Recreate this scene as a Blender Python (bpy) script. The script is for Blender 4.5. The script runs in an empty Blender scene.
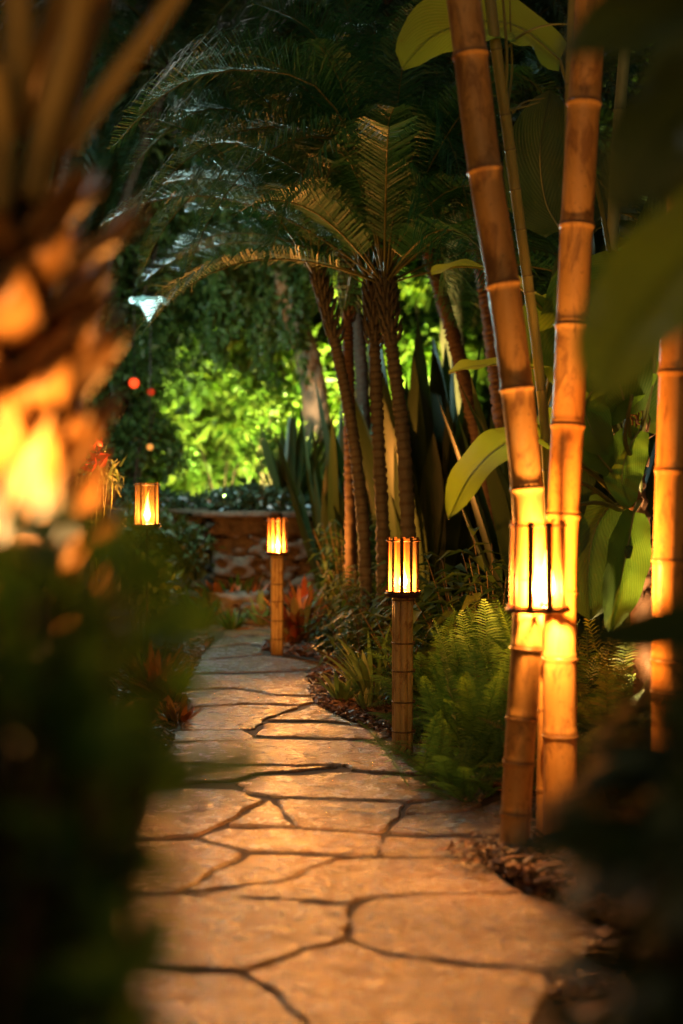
import bpy, math, random
import numpy as np
from mathutils import Vector, Matrix
R = math.radians
sc = bpy.context.scene
COL = sc.collection

# ---------------------------------------------------------------- camera, sky, light, exposure
FPX, HOR, CZ = 1400.0, 487.0, 1.25
cam_d = bpy.data.cameras.new('camera')
cam = bpy.data.objects.new('camera', cam_d); COL.objects.link(cam)
cam.location = (0, 0, CZ); cam.rotation_euler = (R(90), 0, 0)
cam_d.sensor_fit = 'VERTICAL'; cam_d.sensor_height = 36
cam_d.lens = 36*FPX/1024
cam_d.shift_y = (HOR-512)/1024
cam_d.clip_end = 500; cam_d.clip_start = 0.05
cam_d.dof.use_dof = True; cam_d.dof.focus_distance = 6.9; cam_d.dof.aperture_fstop = 1.35
sc.camera = cam

w = bpy.data.worlds.new('World'); sc.world = w; w.use_nodes = True
nt = w.node_tree
bg = nt.nodes['Background']
sky = nt.nodes.new('ShaderNodeTexSky'); sky.sky_type = 'NISHITA'
sky.sun_disc = False; sky.sun_elevation = R(6); sky.sun_rotation = R(200)
tint = nt.nodes.new('ShaderNodeMix'); tint.data_type = 'RGBA'; tint.blend_type = 'MULTIPLY'; tint.inputs['Factor'].default_value = 1
nt.links.new(sky.outputs[0], tint.inputs['A']); tint.inputs['B'].default_value = (1.3, .95, .55, 1)
nt.links.new(tint.outputs['Result'], bg.inputs[0]); bg.inputs[1].default_value = 0.066
sun_d = bpy.data.lights.new('sun', 'SUN'); sun_d.energy = 0.26; sun_d.angle = R(3); sun_d.color = (1, .97, .88)
sun = bpy.data.objects.new('sun', sun_d); COL.objects.link(sun)
sun.rotation_euler = (R(-30), R(-24), 0)
sun.location = (0, 0, 20)

sc.view_settings.view_transform = 'Standard'; sc.view_settings.look = 'None'
sc.view_settings.exposure = 0.0; sc.view_settings.gamma = 1
cy = sc.cycles
cy.use_denoising = True
try: cy.denoiser = 'OPENIMAGEDENOISE'
except Exception: pass
cy.max_bounces = 6; cy.diffuse_bounces = 3; cy.glossy_bounces = 2; cy.transmission_bounces = 4
cy.transparent_max_bounces = 12; cy.sample_clamp_indirect = 3.0; cy.sample_clamp_direct = 0
cy.caustics_reflective = False; cy.caustics_refractive = False
cy.use_adaptive_sampling = True; cy.adaptive_threshold = 0.02

rng = np.random.default_rng(7)
random.seed(7)

# ---------------------------------------------------------------- helpers
def at(px, py, Y):
    """point in the garden seen at photo pixel (px, py), Y metres ahead"""
    return Vector(((px-341.5)/FPX*Y, Y, CZ-(py-HOR)/FPX*Y))
def onground(px, py):
    Y = FPX*CZ/(py-HOR)
    return Vector(((px-341.5)/FPX*Y, Y, 0))

def tag(o, label=None, cat=None, group=None, kind=None):
    if label: o['label'] = label
    if cat: o['category'] = cat
    if group: o['group'] = group
    if kind: o['kind'] = kind
    return o
def thing(name, loc, label, cat, group=None):
    o = bpy.data.objects.new(name, None); COL.objects.link(o)
    o.location = loc; o.empty_display_size = .1
    return tag(o, label, cat, group)

def np_mesh(name, V, F, smooth=True, uv=None, attr=None):
    """V (n,3), F (m,k) array or list of tuples"""
    me = bpy.data.meshes.new(name)
    V = np.asarray(V, dtype=np.float32)
    if isinstance(F, np.ndarray):
        m, k = F.shape
        me.vertices.add(len(V)); me.vertices.foreach_set('co', V.ravel())
        me.loops.add(m*k); me.loops.foreach_set('vertex_index', F.astype(np.int32).ravel())
        me.polygons.add(m); me.polygons.foreach_set('loop_start', np.arange(0, m*k, k, dtype=np.int32))
        me.polygons.foreach_set('use_smooth', np.full(m, smooth))
    else:
        me.from_pydata([tuple(map(float, v)) for v in V], [], F)
        me.polygons.foreach_set('use_smooth', np.full(len(me.polygons), smooth))
    if uv is not None:
        ul = me.uv_layers.new(name='UVMap')
        idx = np.empty(len(me.loops), dtype=np.int32); me.loops.foreach_get('vertex_index', idx)
        ul.data.foreach_set('uv', np.asarray(uv, dtype=np.float32)[idx].ravel())
    if attr:
        for k_, a in attr.items():
            at_ = me.attributes.new(k_, 'FLOAT', 'POINT'); at_.data.foreach_set('value', np.asarray(a, dtype=np.float32))
    me.update(calc_edges=True); me.validate()
    return me
class MB:
    def __init__(s): s.V = []; s.F = []; s.n = 0; s.A = []; s.UV = []
    def add(s, V, F, a=None, uv=None):
        V = np.asarray(V, dtype=float).reshape(-1, 3)
        s.V.append(V); s.F += [tuple(int(i)+s.n for i in f) for f in F]; s.n += len(V)
        s.A.append(np.zeros(len(V)) if a is None else np.broadcast_to(np.asarray(a, float), (len(V),)))
        s.UV.append(np.zeros((len(V), 2)) if uv is None else np.asarray(uv, float))
        return s
    def build(s, name, mat, parent=None, smooth=True, loc=None):
        V = np.concatenate(s.V)
        o = bpy.data.objects.new(name, None)
        off = np.zeros(3)
        if parent is not None: off = np.array(parent_world(parent))
        if loc is not None: off = np.array(loc)
        me = np_mesh(name, V-off, s.F, smooth, np.concatenate(s.UV), {'scar': np.concatenate(s.A)})
        bpy.data.objects.remove(o)
        o = bpy.data.objects.new(name, me); COL.objects.link(o)
        me.materials.append(mat)
        if parent is not None: o.parent = parent
        elif loc is not None: o.location = loc
        return o
def parent_world(p):
    v = Vector((0, 0, 0))
    while p is not None: v = v+p.location; p = p.parent
    return v
def put(me, mat, name, parent=None, loc=None):
    o = bpy.data.objects.new(name, me); COL.objects.link(o); me.materials.append(mat)
    if parent is not None: o.parent = parent
    if loc is not None: o.location = loc
    return o

def frames(P):
    P = np.asarray(P, float); n = len(P)
    T = np.gradient(P, axis=0); T /= np.linalg.norm(T, axis=1)[:, None]+1e-12
    ref = np.array([1., 0, 0]) if abs(T[0][0]) < .9 else np.array([0, 1., 0])
    N = np.zeros_like(P); v = ref-T[0]*ref.dot(T[0]); N[0] = v/np.linalg.norm(v)
    for i in range(1, n):
        v = N[i-1]-T[i]*N[i-1].dot(T[i]); N[i] = v/(np.linalg.norm(v)+1e-12)
    B = np.cross(T, N)
    return T, N, B
def tube(mb, P, rad, seg=10, a=None, cap=True, wob=0, flat=1.0):
    P = np.asarray([tuple(p) for p in P], float); n = len(P)
    rad = np.broadcast_to(np.asarray(rad, float), (n,))
    T, N, B = frames(P)
    th = np.linspace(0, 2*math.pi, seg, endpoint=False)
    ring = (N[:, None, :]*np.cos(th)[None, :, None]+B[:, None, :]*(np.sin(th)*flat)[None, :, None])
    rr = rad[:, None]*np.ones(seg)
    if wob: rr = rr*(1+wob*(rng.random((n, seg))-.5))
    V = (P[:, None, :]+ring*rr[:, :, None]).reshape(-1, 3)
    F = []
    for i in range(n-1):
        for j in range(seg):
            k = (j+1) % seg
            F.append((i*seg+j, i*seg+k, (i+1)*seg+k, (i+1)*seg+j))
    if cap:
        F.append(tuple(range(seg))[::-1]); F.append(tuple((n-1)*seg+j for j in range(seg)))
    aa = None if a is None else np.repeat(np.broadcast_to(np.asarray(a, float), (n,)), seg)
    L = np.concatenate([[0], np.cumsum(np.linalg.norm(np.diff(P, axis=0), axis=1))])
    uv = np.stack([np.tile(th/6.2832, n), np.repeat(L, seg)], 1)
    mb.add(V, F, aa, uv)
def spline(pts, n):
    """smooth curve through the points (Catmull-Rom)"""
    P = np.array([tuple(p) for p in pts], float)
    if len(P) == 2: return P[0]+(P[1]-P[0])*np.linspace(0, 1, n)[:, None]
    Q = np.vstack([2*P[0]-P[1], P, 2*P[-1]-P[-2]])
    out = []
    for u in np.linspace(0, len(P)-1-1e-9, n):
        i = int(u); t = u-i; a, b, c, d = Q[i:i+4]
        out.append(.5*((2*b)+(c-a)*t+(2*a-5*b+4*c-d)*t*t+(-a+3*b-3*c+d)*t**3))
    return np.array(out)
def norm(v): return v/(np.linalg.norm(v, axis=-1, keepdims=True)+1e-12)

def leaf_cards(C, D, Nn, L, W, fold=.25, curl=.15):
    """many small pointed leaves: 6 verts, 4 tris each"""
    C = np.asarray(C); n = len(C); D = norm(D); S = norm(np.cross(D, Nn)); U = np.cross(S, D)
    L = np.broadcast_to(L, (n,))[:, None]; W = np.broadcast_to(W, (n,))[:, None]
    v0 = C
    v1 = C+D*L*.42+S*W*.5+U*W*fold
    v2 = C+D*L*.42-S*W*.5+U*W*fold
    v3 = C+D*L-U*L*curl
    v4 = C+D*L*.45
    V = np.stack([v0, v1, v2, v3, v4], 1).reshape(-1, 3)
    b = np.arange(n)[:, None]*5
    F = np.stack([np.hstack([b, b+1, b+4]), np.hstack([b, b+4, b+2]), np.hstack([b+1, b+3, b+4]), np.hstack([b+4, b+3, b+2])], 1).reshape(-1, 3)
    return V, F
def rdir(n, up=0.0):
    v = rng.normal(size=(n, 3)); v = norm(v); v[:, 2] += up
    return norm(v)
def clumpy_crown(c, r, n, L, W, nclump=None, rclump=.35, flatten=1.0, up=.1, droop=0.0):
    """leaf clusters spread through an ellipsoid, with gaps"""
    c = np.array(c, float); r = np.array(r, float)
    nclump = nclump or max(8, n//220)
    k = norm(rng.normal(size=(nclump, 3)))*(rng.random((nclump, 1))**.45)
    cc = c+k*r
    rc = rclump*r.min()*(.5+rng.random(nclump))
    idx = rng.integers(0, nclump, n)
    off = rng.normal(size=(n, 3))*.5
    C = cc[idx]+off*rc[idx][:, None]*np.array([1, 1, flatten])
    D = norm(off+rng.normal(size=(n, 3))*.8+np.array([0, 0, -droop]))
    Nn = norm(rng.normal(size=(n, 3))*.6+np.array([0, 0, 1]))
    s = .6+.8*rng.random(n)
    return leaf_cards(C, D, Nn, L*s, W*s)

# ---------------------------------------------------------------- materials
MATS = {}
def new_mat(name):
    m = bpy.data.materials.new(name); m.use_nodes = True; nt = m.node_tree; nt.nodes.clear()
    out = nt.nodes.new('ShaderNodeOutputMaterial'); MATS[name] = m
    return m, nt, out
def N(nt, t, **kw):
    n = nt.nodes.new(t)
    for k, v in kw.items():
        if hasattr(n, k): setattr(n, k, v)
    return n
def setin(n, **kw):
    for k, v in kw.items(): n.inputs[k.replace('_', ' ')].default_value = v
def ramp(nt, fac, stops):
    r = nt.nodes.new('ShaderNodeValToRGB'); nt.links.new(fac, r.inputs[0]); e = r.color_ramp.elements
    while len(e) < len(stops): e.new(.5)
    for el, (p, c) in zip(e, stops): el.position = p; el.color = (*c, 1)
    return r.outputs[0]
def noise(nt, scale, detail=4, rough=.6, vec=None, dist=0):
    n = nt.nodes.new('ShaderNodeTexNoise'); setin(n, Scale=scale, Detail=detail, Roughness=rough, Distortion=dist)
    if vec is not None: nt.links.new(vec, n.inputs['Vector'])
    return n.outputs['Fac']
def mixc(nt, fac, a, b, mode='MIX'):
    m = nt.nodes.new('ShaderNodeMix'); m.data_type = 'RGBA'; m.blend_type = mode
    for s, v in ((m.inputs['Factor'], fac), (m.inputs['A'], a), (m.inputs['B'], b)):
        if isinstance(v, bpy.types.NodeSocket): nt.links.new(v, s)
        elif isinstance(v, (int, float)): s.default_value = v
        else: s.default_value = (*v, 1)
    return m.outputs['Result']
def principled(nt, col, rough=.5, spec=.5, bump=None, bs=.3, bd=.01):
    p = nt.nodes.new('ShaderNodeBsdfPrincipled')
    if isinstance(col, bpy.types.NodeSocket): nt.links.new(col, p.inputs['Base Color'])
    else: p.inputs['Base Color'].default_value = (*col, 1)
    if isinstance(rough, bpy.types.NodeSocket): nt.links.new(rough, p.inputs['Roughness'])
    else: p.inputs['Roughness'].default_value = rough
    p.inputs['Specular IOR Level'].default_value = spec
    if bump is not None:
        b = nt.nodes.new('ShaderNodeBump'); setin(b, Strength=bs, Distance=bd); nt.links.new(bump, b.inputs['Height'])
        nt.links.new(b.outputs[0], p.inputs['Normal'])
    return p
def leaf_mat(name, c1, c2, c3=None, rough=.38, trans=.3, tcol=None, spec=.5, vein=False, mid=.45):
    m, nt, out = new_mat(name)
    g = nt.nodes.new('ShaderNodeNewGeometry')
    c3 = c3 or tuple((a+b)/2 for a, b in zip(c1, c2))
    if vein:
        tc = nt.nodes.new('ShaderNodeTexCoord'); sx = nt.nodes.new('ShaderNodeSeparateXYZ'); nt.links.new(tc.outputs['UV'], sx.inputs[0])
        ab = N(nt, 'ShaderNodeMath', operation='ABSOLUTE'); nt.links.new(sx.outputs['X'], ab.inputs[0])
        m1 = N(nt, 'ShaderNodeMath', operation='MULTIPLY_ADD'); nt.links.new(ab.outputs[0], m1.inputs[0]); m1.inputs[1].default_value = -.35
        nt.links.new(sx.outputs['Y'], m1.inputs[2])
        cmb = nt.nodes.new('ShaderNodeCombineXYZ'); nt.links.new(m1.outputs[0], cmb.inputs['X'])
        wv = nt.nodes.new('ShaderNodeTexWave'); setin(wv, Scale=9.0, Distortion=.6); nt.links.new(cmb.outputs[0], wv.inputs['Vector'])
        n1 = noise(nt, 6)
        col = mixc(nt, n1, c1, c2)
        col = mixc(nt, wv.outputs['Fac'], col, mixc(nt, .5, c2, c3))
        n2 = noise(nt, 35, 5)
        spots = ramp(nt, n2, [(.60, (0, 0, 0)), (.72, (.5, .5, .5))])
        col = mixc(nt, spots, col, (.16, .11, .03))
        hgt = wv.outputs['Fac']
    else:
        col = ramp(nt, g.outputs['Random Per Island'], [(0, c1), (mid, c2), (1, c3)])
        hgt = None
    p = principled(nt, col, rough, spec, hgt, .35, .004)
    t = nt.nodes.new('ShaderNodeBsdfTranslucent')
    if tcol: t.inputs[0].default_value = (*tcol, 1)
    else: nt.links.new(mixc(nt, 1.0, col, (1.35, 1.3, .55), 'MULTIPLY'), t.inputs[0])
    ms = nt.nodes.new('ShaderNodeMixShader'); ms.inputs[0].default_value = trans
    nt.links.new(p.outputs[0], ms.inputs[1]); nt.links.new(t.outputs[0], ms.inputs[2]); nt.links.new(ms.outputs[0], out.inputs[0])
    return m

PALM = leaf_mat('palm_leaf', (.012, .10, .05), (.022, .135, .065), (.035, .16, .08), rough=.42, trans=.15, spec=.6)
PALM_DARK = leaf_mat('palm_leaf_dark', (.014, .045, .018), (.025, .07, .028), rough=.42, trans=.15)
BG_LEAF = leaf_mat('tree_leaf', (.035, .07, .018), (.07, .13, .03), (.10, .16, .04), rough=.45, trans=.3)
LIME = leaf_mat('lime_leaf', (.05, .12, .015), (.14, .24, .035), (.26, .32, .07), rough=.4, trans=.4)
HERB = leaf_mat('garden_leaf', (.03, .08, .015), (.07, .14, .03), (.13, .16, .03), rough=.55, trans=.3)
FERN = leaf_mat('fern_leaf', (.09, .21, .05), (.14, .29, .07), (.18, .33, .085), rough=.5, trans=.45)
FERN_Y = leaf_mat('fern_leaf_yellowing', (.09, .14, .025), (.15, .19, .035), (.2, .17, .04), rough=.5, trans=.35)
SPIDER = leaf_mat('spider_leaf', (.10, .18, .06), (.17, .25, .10), (.4, .42, .22), rough=.36, trans=.3)
CROTON = leaf_mat('croton_leaf', (.04, .07, .02), (.35, .08, .025), (.38, .2, .07), rough=.35, trans=.25)
RUST = leaf_mat('rust_leaf', (.42, .06, .02), (.3, .1, .03), (.45, .2, .05), rough=.42, trans=.3)
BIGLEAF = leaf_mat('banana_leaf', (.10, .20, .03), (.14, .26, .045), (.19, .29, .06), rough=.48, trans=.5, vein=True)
BIGDARK = leaf_mat('banana_leaf_shady', (.025, .05, .012), (.04, .075, .02), (.05, .09, .025), rough=.4, trans=.3, vein=True)  # darker copy of the banana leaf, with shade put into the colour
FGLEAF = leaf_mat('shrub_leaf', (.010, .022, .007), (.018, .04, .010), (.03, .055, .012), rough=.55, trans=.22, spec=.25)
GLINTLEAF = leaf_mat('painted_glint_leaf', (.70, .34, .05), (.78, .42, .08), rough=.35, trans=.55)  # lantern glints put into the leaf colour as orange
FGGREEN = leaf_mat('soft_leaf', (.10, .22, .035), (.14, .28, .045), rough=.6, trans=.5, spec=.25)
STRAP = leaf_mat('strap_leaf', (.02, .04, .014), (.035, .06, .02), (.05, .08, .025), rough=.42, trans=.2)
BLUE = leaf_mat('pale_flower', (.02, .05, .02), (.04, .08, .04), (.6, .7, .85), rough=.6, trans=.2, mid=.86)

def wood_mat(name, c1, c2, scale=8, rough=.5, stretch=.06, scar=(.06, .03, .015), bs=.3):
    m, nt, out = new_mat(name)
    tc = nt.nodes.new('ShaderNodeTexCoord'); mp = nt.nodes.new('ShaderNodeMapping'); nt.links.new(tc.outputs['Object'], mp.inputs[0])
    mp.inputs['Scale'].default_value = (scale*4, scale*4, scale*4*stretch)
    f = noise(nt, 3, 5, .6, mp.outputs[0]); g = noise(nt, 3.5, 3, .6, tc.outputs['Object'])
    col = mixc(nt, f, c1, c2)
    col = mixc(nt, ramp(nt, g, [(.35, (0, 0, 0)), (.8, (.55, .55, .55))]), col, tuple(a*.45 for a in c1))
    a = nt.nodes.new('ShaderNodeAttribute'); a.attribute_name = 'scar'
    col = mixc(nt, a.outputs['Fac'], col, scar)
    p = principled(nt, col, rough, .4, f, bs, .004)
    nt.links.new(p.outputs[0], out.inputs[0]); return m
BAMBOO = wood_mat('bamboo_golden', (.60, .29, .065), (.72, .38, .11), rough=.36, scar=(.16, .08, .03), bs=.15)
BAMBOO_G = wood_mat('bamboo_young', (.25, .27, .08), (.42, .38, .14), rough=.4, scar=(.12, .09, .04), bs=.2)
BAMBOO_D = wood_mat('bamboo_green', (.09, .12, .06), (.16, .19, .10), rough=.45, scar=(.04, .05, .03), bs=.2)
SPLIT = wood_mat('split_bamboo', (.60, .38, .13), (.74, .52, .22), rough=.5, scar=(.06, .03, .012), bs=.6)
SLATM = wood_mat('lantern_slat', (.06, .022, .007), (.14, .055, .018), rough=.4, scar=(.05, .02, .01), bs=.3)
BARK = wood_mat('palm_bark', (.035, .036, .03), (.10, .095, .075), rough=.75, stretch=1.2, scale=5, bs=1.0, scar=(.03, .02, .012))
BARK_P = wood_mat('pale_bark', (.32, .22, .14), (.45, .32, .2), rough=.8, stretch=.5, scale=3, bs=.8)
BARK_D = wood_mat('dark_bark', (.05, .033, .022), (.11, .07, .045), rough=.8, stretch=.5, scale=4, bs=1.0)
BARK_M = wood_mat('mottled_bark', (.13, .09, .06), (.2, .14, .09), rough=.8, stretch=.5, scale=3, bs=.8)
BARK_R = wood_mat('red_fibre_bark', (.22, .09, .045), (.36, .18, .09), rough=.7, stretch=2, scale=6, bs=1.0)
BOOT = wood_mat('cut_leaf_base', (.46, .20, .05), (.60, .30, .08), rough=.6, stretch=.3, scale=4, bs=.5, scar=(.10, .035, .015))
PETIOLE = wood_mat('palm_petiole', (.36, .25, .08), (.46, .33, .12), rough=.45, stretch=.05, bs=.1)
STEM = wood_mat('green_stem', (.14, .16, .045), (.26, .26, .07), rough=.45, stretch=.05, bs=.1)
RACHIS = wood_mat('palm_rachis', (.07, .09, .03), (.14, .15, .05), rough=.4, stretch=.05, bs=.1)
MIDRIB = wood_mat('leaf_midrib', (.28, .30, .09), (.40, .38, .14), rough=.4, stretch=.05, bs=.1)
REDSTEM = wood_mat('red_stem', (.08, .06, .025), (.14, .09, .035), rough=.5, stretch=.05, bs=.1)

def weathered(m):
    """sheath scars, brown blotches, pale bloom and fine scratches"""
    nt = m.node_tree; p = next(n for n in nt.nodes if n.type == 'BSDF_PRINCIPLED'); src = p.inputs['Base Color'].links[0].from_socket
    tc = nt.nodes.new('ShaderNodeTexCoord'); mp = nt.nodes.new('ShaderNodeMapping'); nt.links.new(tc.outputs['Object'], mp.inputs[0]); mp.inputs['Scale'].default_value = (1, 1, .35)
    b = ramp(nt, noise(nt, 16, 6, .7, mp.outputs[0], .8), [(.50, (0, 0, 0)), (.62, (.75, .75, .75))])
    c = mixc(nt, b, src, (.22, .09, .025))
    sp = ramp(nt, noise(nt, 90, 4, .6, tc.outputs['Object']), [(.64, (0, 0, 0)), (.70, (.8, .8, .8))]); c = mixc(nt, sp, c, (.10, .045, .02))
    bl = ramp(nt, noise(nt, 7, 5, .6, mp.outputs[0]), [(.55, (0, 0, 0)), (.75, (.5, .5, .5))]); c = mixc(nt, bl, c, (.70, .52, .26))
    nt.links.new(c, p.inputs['Base Color'])
    rr = nt.nodes.new('ShaderNodeMapRange'); nt.links.new(b, rr.inputs[0]); rr.inputs[3].default_value = .36; rr.inputs[4].default_value = .6; nt.links.new(rr.outputs[0], p.inputs['Roughness'])
weathered(BAMBOO); weathered(SPLIT); weathered(BOOT)

def metal_mat(name, c, rough=.45):
    m, nt, out = new_mat(name); n = noise(nt, 20)
    p = principled(nt, mixc(nt, n, c, tuple(x*.5 for x in c)), rough, .5, n, .2, .003); p.inputs['Metallic'].default_value = .6
    nt.links.new(p.outputs[0], out.inputs[0]); return m
IRON = metal_mat('blackened_iron', (.06, .045, .035))
BRONZE = metal_mat('aged_bronze', (.25, .13, .06), .4)

def amber_glass():
    m, nt, out = new_mat('amber_glass')
    n = noise(nt, 14, 3)
    t = nt.nodes.new('ShaderNodeBsdfTransparent'); nt.links.new(ramp(nt, n, [(.3, (1, .82, .55)), (.7, (.95, .66, .36))]), t.inputs[0])
    l = nt.nodes.new('ShaderNodeBsdfTranslucent'); l.inputs[0].default_value = (.85, .42, .12, 1)
    g = nt.nodes.new('ShaderNodeBsdfGlossy'); g.inputs['Roughness'].default_value = .08
    m1 = nt.nodes.new('ShaderNodeMixShader'); m1.inputs[0].default_value = .025
    nt.links.new(t.outputs[0], m1.inputs[1]); nt.links.new(l.outputs[0], m1.inputs[2])
    f = nt.nodes.new('ShaderNodeFresnel'); f.inputs[0].default_value = 1.4
    m2 = nt.nodes.new('ShaderNodeMixShader'); nt.links.new(f.outputs[0], m2.inputs[0])
    nt.links.new(m1.outputs[0], m2.inputs[1]); nt.links.new(g.outputs[0], m2.inputs[2])
    nt.links.new(m2.outputs[0], out.inputs[0]); return m
AMBER = amber_glass()
def flame_mat(name='flame', s0=20, s1=3):
    m, nt, out = new_mat(name)
    a = nt.nodes.new('ShaderNodeAttribute'); a.attribute_name = 'scar'
    col = ramp(nt, a.outputs['Fac'], [(0, (1, .62, .22)), (.5, (1, .52, .13)), (1, (1, .3, .04))])
    st = nt.nodes.new('ShaderNodeMapRange'); nt.links.new(a.outputs['Fac'], st.inputs[0]); st.inputs[3].default_value = s0; st.inputs[4].default_value = s1
    e = nt.nodes.new('ShaderNodeEmission'); nt.links.new(col, e.inputs[0]); nt.links.new(st.outputs[0], e.inputs[1])
    t = nt.nodes.new('ShaderNodeBsdfTransparent'); ad = nt.nodes.new('ShaderNodeAddShader')
    nt.links.new(e.outputs[0], ad.inputs[0]); nt.links.new(t.outputs[0], ad.inputs[1]); nt.links.new(ad.outputs[0], out.inputs[0])
    m.cycles.emission_sampling = 'NONE'
    return m
FLAME = flame_mat()
FLAME_OPEN = flame_mat('open_flame', 1.3, .6)
def glow_mat(name, c, s):
    """lit frosted glass: brighter where seen face on, dimmer towards its rim"""
    m, nt, out = new_mat(name); e = nt.nodes.new('ShaderNodeEmission'); e.inputs[0].default_value = (*c, 1)
    n = noise(nt, 18, 3); l = nt.nodes.new('ShaderNodeLayerWeight'); l.inputs[0].default_value = .35
    mr = nt.nodes.new('ShaderNodeMapRange'); nt.links.new(l.outputs['Facing'], mr.inputs[0]); mr.inputs[3].default_value = s*1.5; mr.inputs[4].default_value = s*.35
    mu = N(nt, 'ShaderNodeMath', operation='MULTIPLY_ADD'); nt.links.new(n, mu.inputs[0]); mu.inputs[1].default_value = s*.6; nt.links.new(mr.outputs[0], mu.inputs[2])
    nt.links.new(mu.outputs[0], e.inputs[1]); nt.links.new(e.outputs[0], out.inputs[0]); m.cycles.emission_sampling = 'NONE'; return m

def soil_mat():
    m, nt, out = new_mat('soil'); tc = nt.nodes.new('ShaderNodeTexCoord').outputs['Object']
    n = noise(nt, 9, 6, .65, tc); n2 = noise(nt, 60, 4, .6, tc)
    col = mixc(nt, n, (.018, .011, .007), (.055, .034, .02))
    p = principled(nt, col, .8, .3, n2, 1.0, .02); nt.links.new(p.outputs[0], out.inputs[0]); return m
SOIL = soil_mat()
def chip_mat():
    m, nt, out = new_mat('bark_chip'); g = nt.nodes.new('ShaderNodeNewGeometry')
    col = ramp(nt, g.outputs['Random Per Island'], [(0, (.035, .018, .009)), (.5, (.12, .055, .025)), (.85, (.26, .12, .055)), (1, (.42, .26, .15))])
    p = principled(nt, col, .5, .4, noise(nt, 80), .5, .004); nt.links.new(p.outputs[0], out.inputs[0]); return m
CHIP = chip_mat()
def stone_mat():
    m, nt, out = new_mat('flagstone'); tc = nt.nodes.new('ShaderNodeTexCoord').outputs['Object']
    a = nt.nodes.new('ShaderNodeAttribute'); a.attribute_name = 'scar'
    base = ramp(nt, a.outputs['Fac'], [(0, (.09, .05, .024)), (.3, (.18, .108, .052)), (.6, (.27, .172, .085)), (1, (.42, .31, .18))])
    n1 = noise(nt, 2.6, 6, .62, tc, .6); n2 = noise(nt, 14, 6, .7, tc, .4); n3 = noise(nt, 70, 5, .7, tc)
    col = mixc(nt, ramp(nt, n1, [(.42, (0, 0, 0)), (.60, (.85, .85, .85))]), base, (.21, .10, .04))
    col = mixc(nt, ramp(nt, n2, [(.46, (0, 0, 0)), (.64, (.7, .7, .7))]), col, (.11, .07, .04))
    col = mixc(nt, ramp(nt, n3, [(.54, (0, 0, 0)), (.64, (.75, .75, .75))]), col, (.06, .04, .025))
    v = nt.nodes.new('ShaderNodeTexVoronoi'); v.feature = 'DISTANCE_TO_EDGE'; setin(v, Scale=1.7); 
    h = N(nt, 'ShaderNodeMath', operation='MULTIPLY_ADD'); nt.links.new(n2, h.inputs[0]); h.inputs[1].default_value = 1.2; nt.links.new(n1, h.inputs[2])
    h2 = N(nt, 'ShaderNodeMath', operation='MULTIPLY_ADD'); nt.links.new(n3, h2.inputs[0]); h2.inputs[1].default_value = .22; nt.links.new(h.outputs[0], h2.inputs[2])
    ro = nt.nodes.new('ShaderNodeMapRange'); nt.links.new(n2, ro.inputs[0]); ro.inputs[1].default_value = .3; ro.inputs[2].default_value = .7
    ro.inputs[3].default_value = .13; ro.inputs[4].default_value = .36
    p = principled(nt, col, ro.outputs[0], .75, h2.outputs[0], .7, .03); nt.links.new(p.outputs[0], out.inputs[0]); return m
STONE = stone_mat()
def grout_mat():
    m, nt, out = new_mat('sand_joint'); n = noise(nt, 25, 5); n2 = noise(nt, 3, 3)
    p = principled(nt, mixc(nt, n, (.025, .016, .009), (.07, .045, .026)), .85, .3, n, .8, .01); nt.links.new(p.outputs[0], out.inputs[0]); return m
GROUT = grout_mat()
def rock_mat(name, c1, c2, c3):
    m, nt, out = new_mat(name); tc = nt.nodes.new('ShaderNodeTexCoord').outputs['Object']
    n1 = noise(nt, 3, 6, .65, tc, .5); n2 = noise(nt, 12, 6, .7, tc)
    v = nt.nodes.new('ShaderNodeTexVoronoi'); setin(v, Scale=4.5); nt.links.new(tc, v.inputs['Vector'])
    col = mixc(nt, ramp(nt, n1, [(.35, (0, 0, 0)), (.65, (1, 1, 1))]), c1, c2)
    col = mixc(nt, ramp(nt, n2, [(.45, (0, 0, 0)), (.7, (.9, .9, .9))]), col, c3)
    h = N(nt, 'ShaderNodeMath', operation='ADD'); nt.links.new(n1, h.inputs[0]); nt.links.new(v.outputs['Distance'], h.inputs[1])
    h2 = N(nt, 'ShaderNodeMath', operation='MULTIPLY_ADD'); nt.links.new(n2, h2.inputs[0]); h2.inputs[1].default_value = .5; nt.links.new(h.outputs[0], h2.inputs[2])
    p = principled(nt, col, .7, .35, h2.outputs[0], 1.0, .06); nt.links.new(p.outputs[0], out.inputs[0]); return m
ROCK = rock_mat('wall_stone', (.13, .105, .078), (.10, .058, .034), (.035, .03, .024))
ROCK2 = rock_mat('garden_rock', (.2, .16, .12), (.12, .10, .08), (.07, .06, .05))

def point(parent, loc, energy, color, radius=.02):
    d = bpy.data.lights.new('light', 'POINT'); d.energy = energy; d.color = color; d.shadow_soft_size = radius
    o = bpy.data.objects.new('light', d); COL.objects.link(o); o.parent = parent; o.location = loc; return o
def spot(parent, loc, target, energy, color, size=80, blend=.6, radius=.05):
    d = bpy.data.lights.new('light', 'SPOT'); d.energy = energy; d.color = color; d.shadow_soft_size = radius
    d.spot_size = R(size); d.spot_blend = blend
    o = bpy.data.objects.new('light', d); COL.objects.link(o); o.parent = parent; o.location = loc
    v = Vector(target)-(parent_world(parent)+Vector(loc)); o.rotation_euler = v.to_track_quat('-Z', 'Y').to_euler(); return o
FIRE = (1, .45, .115)

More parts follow.
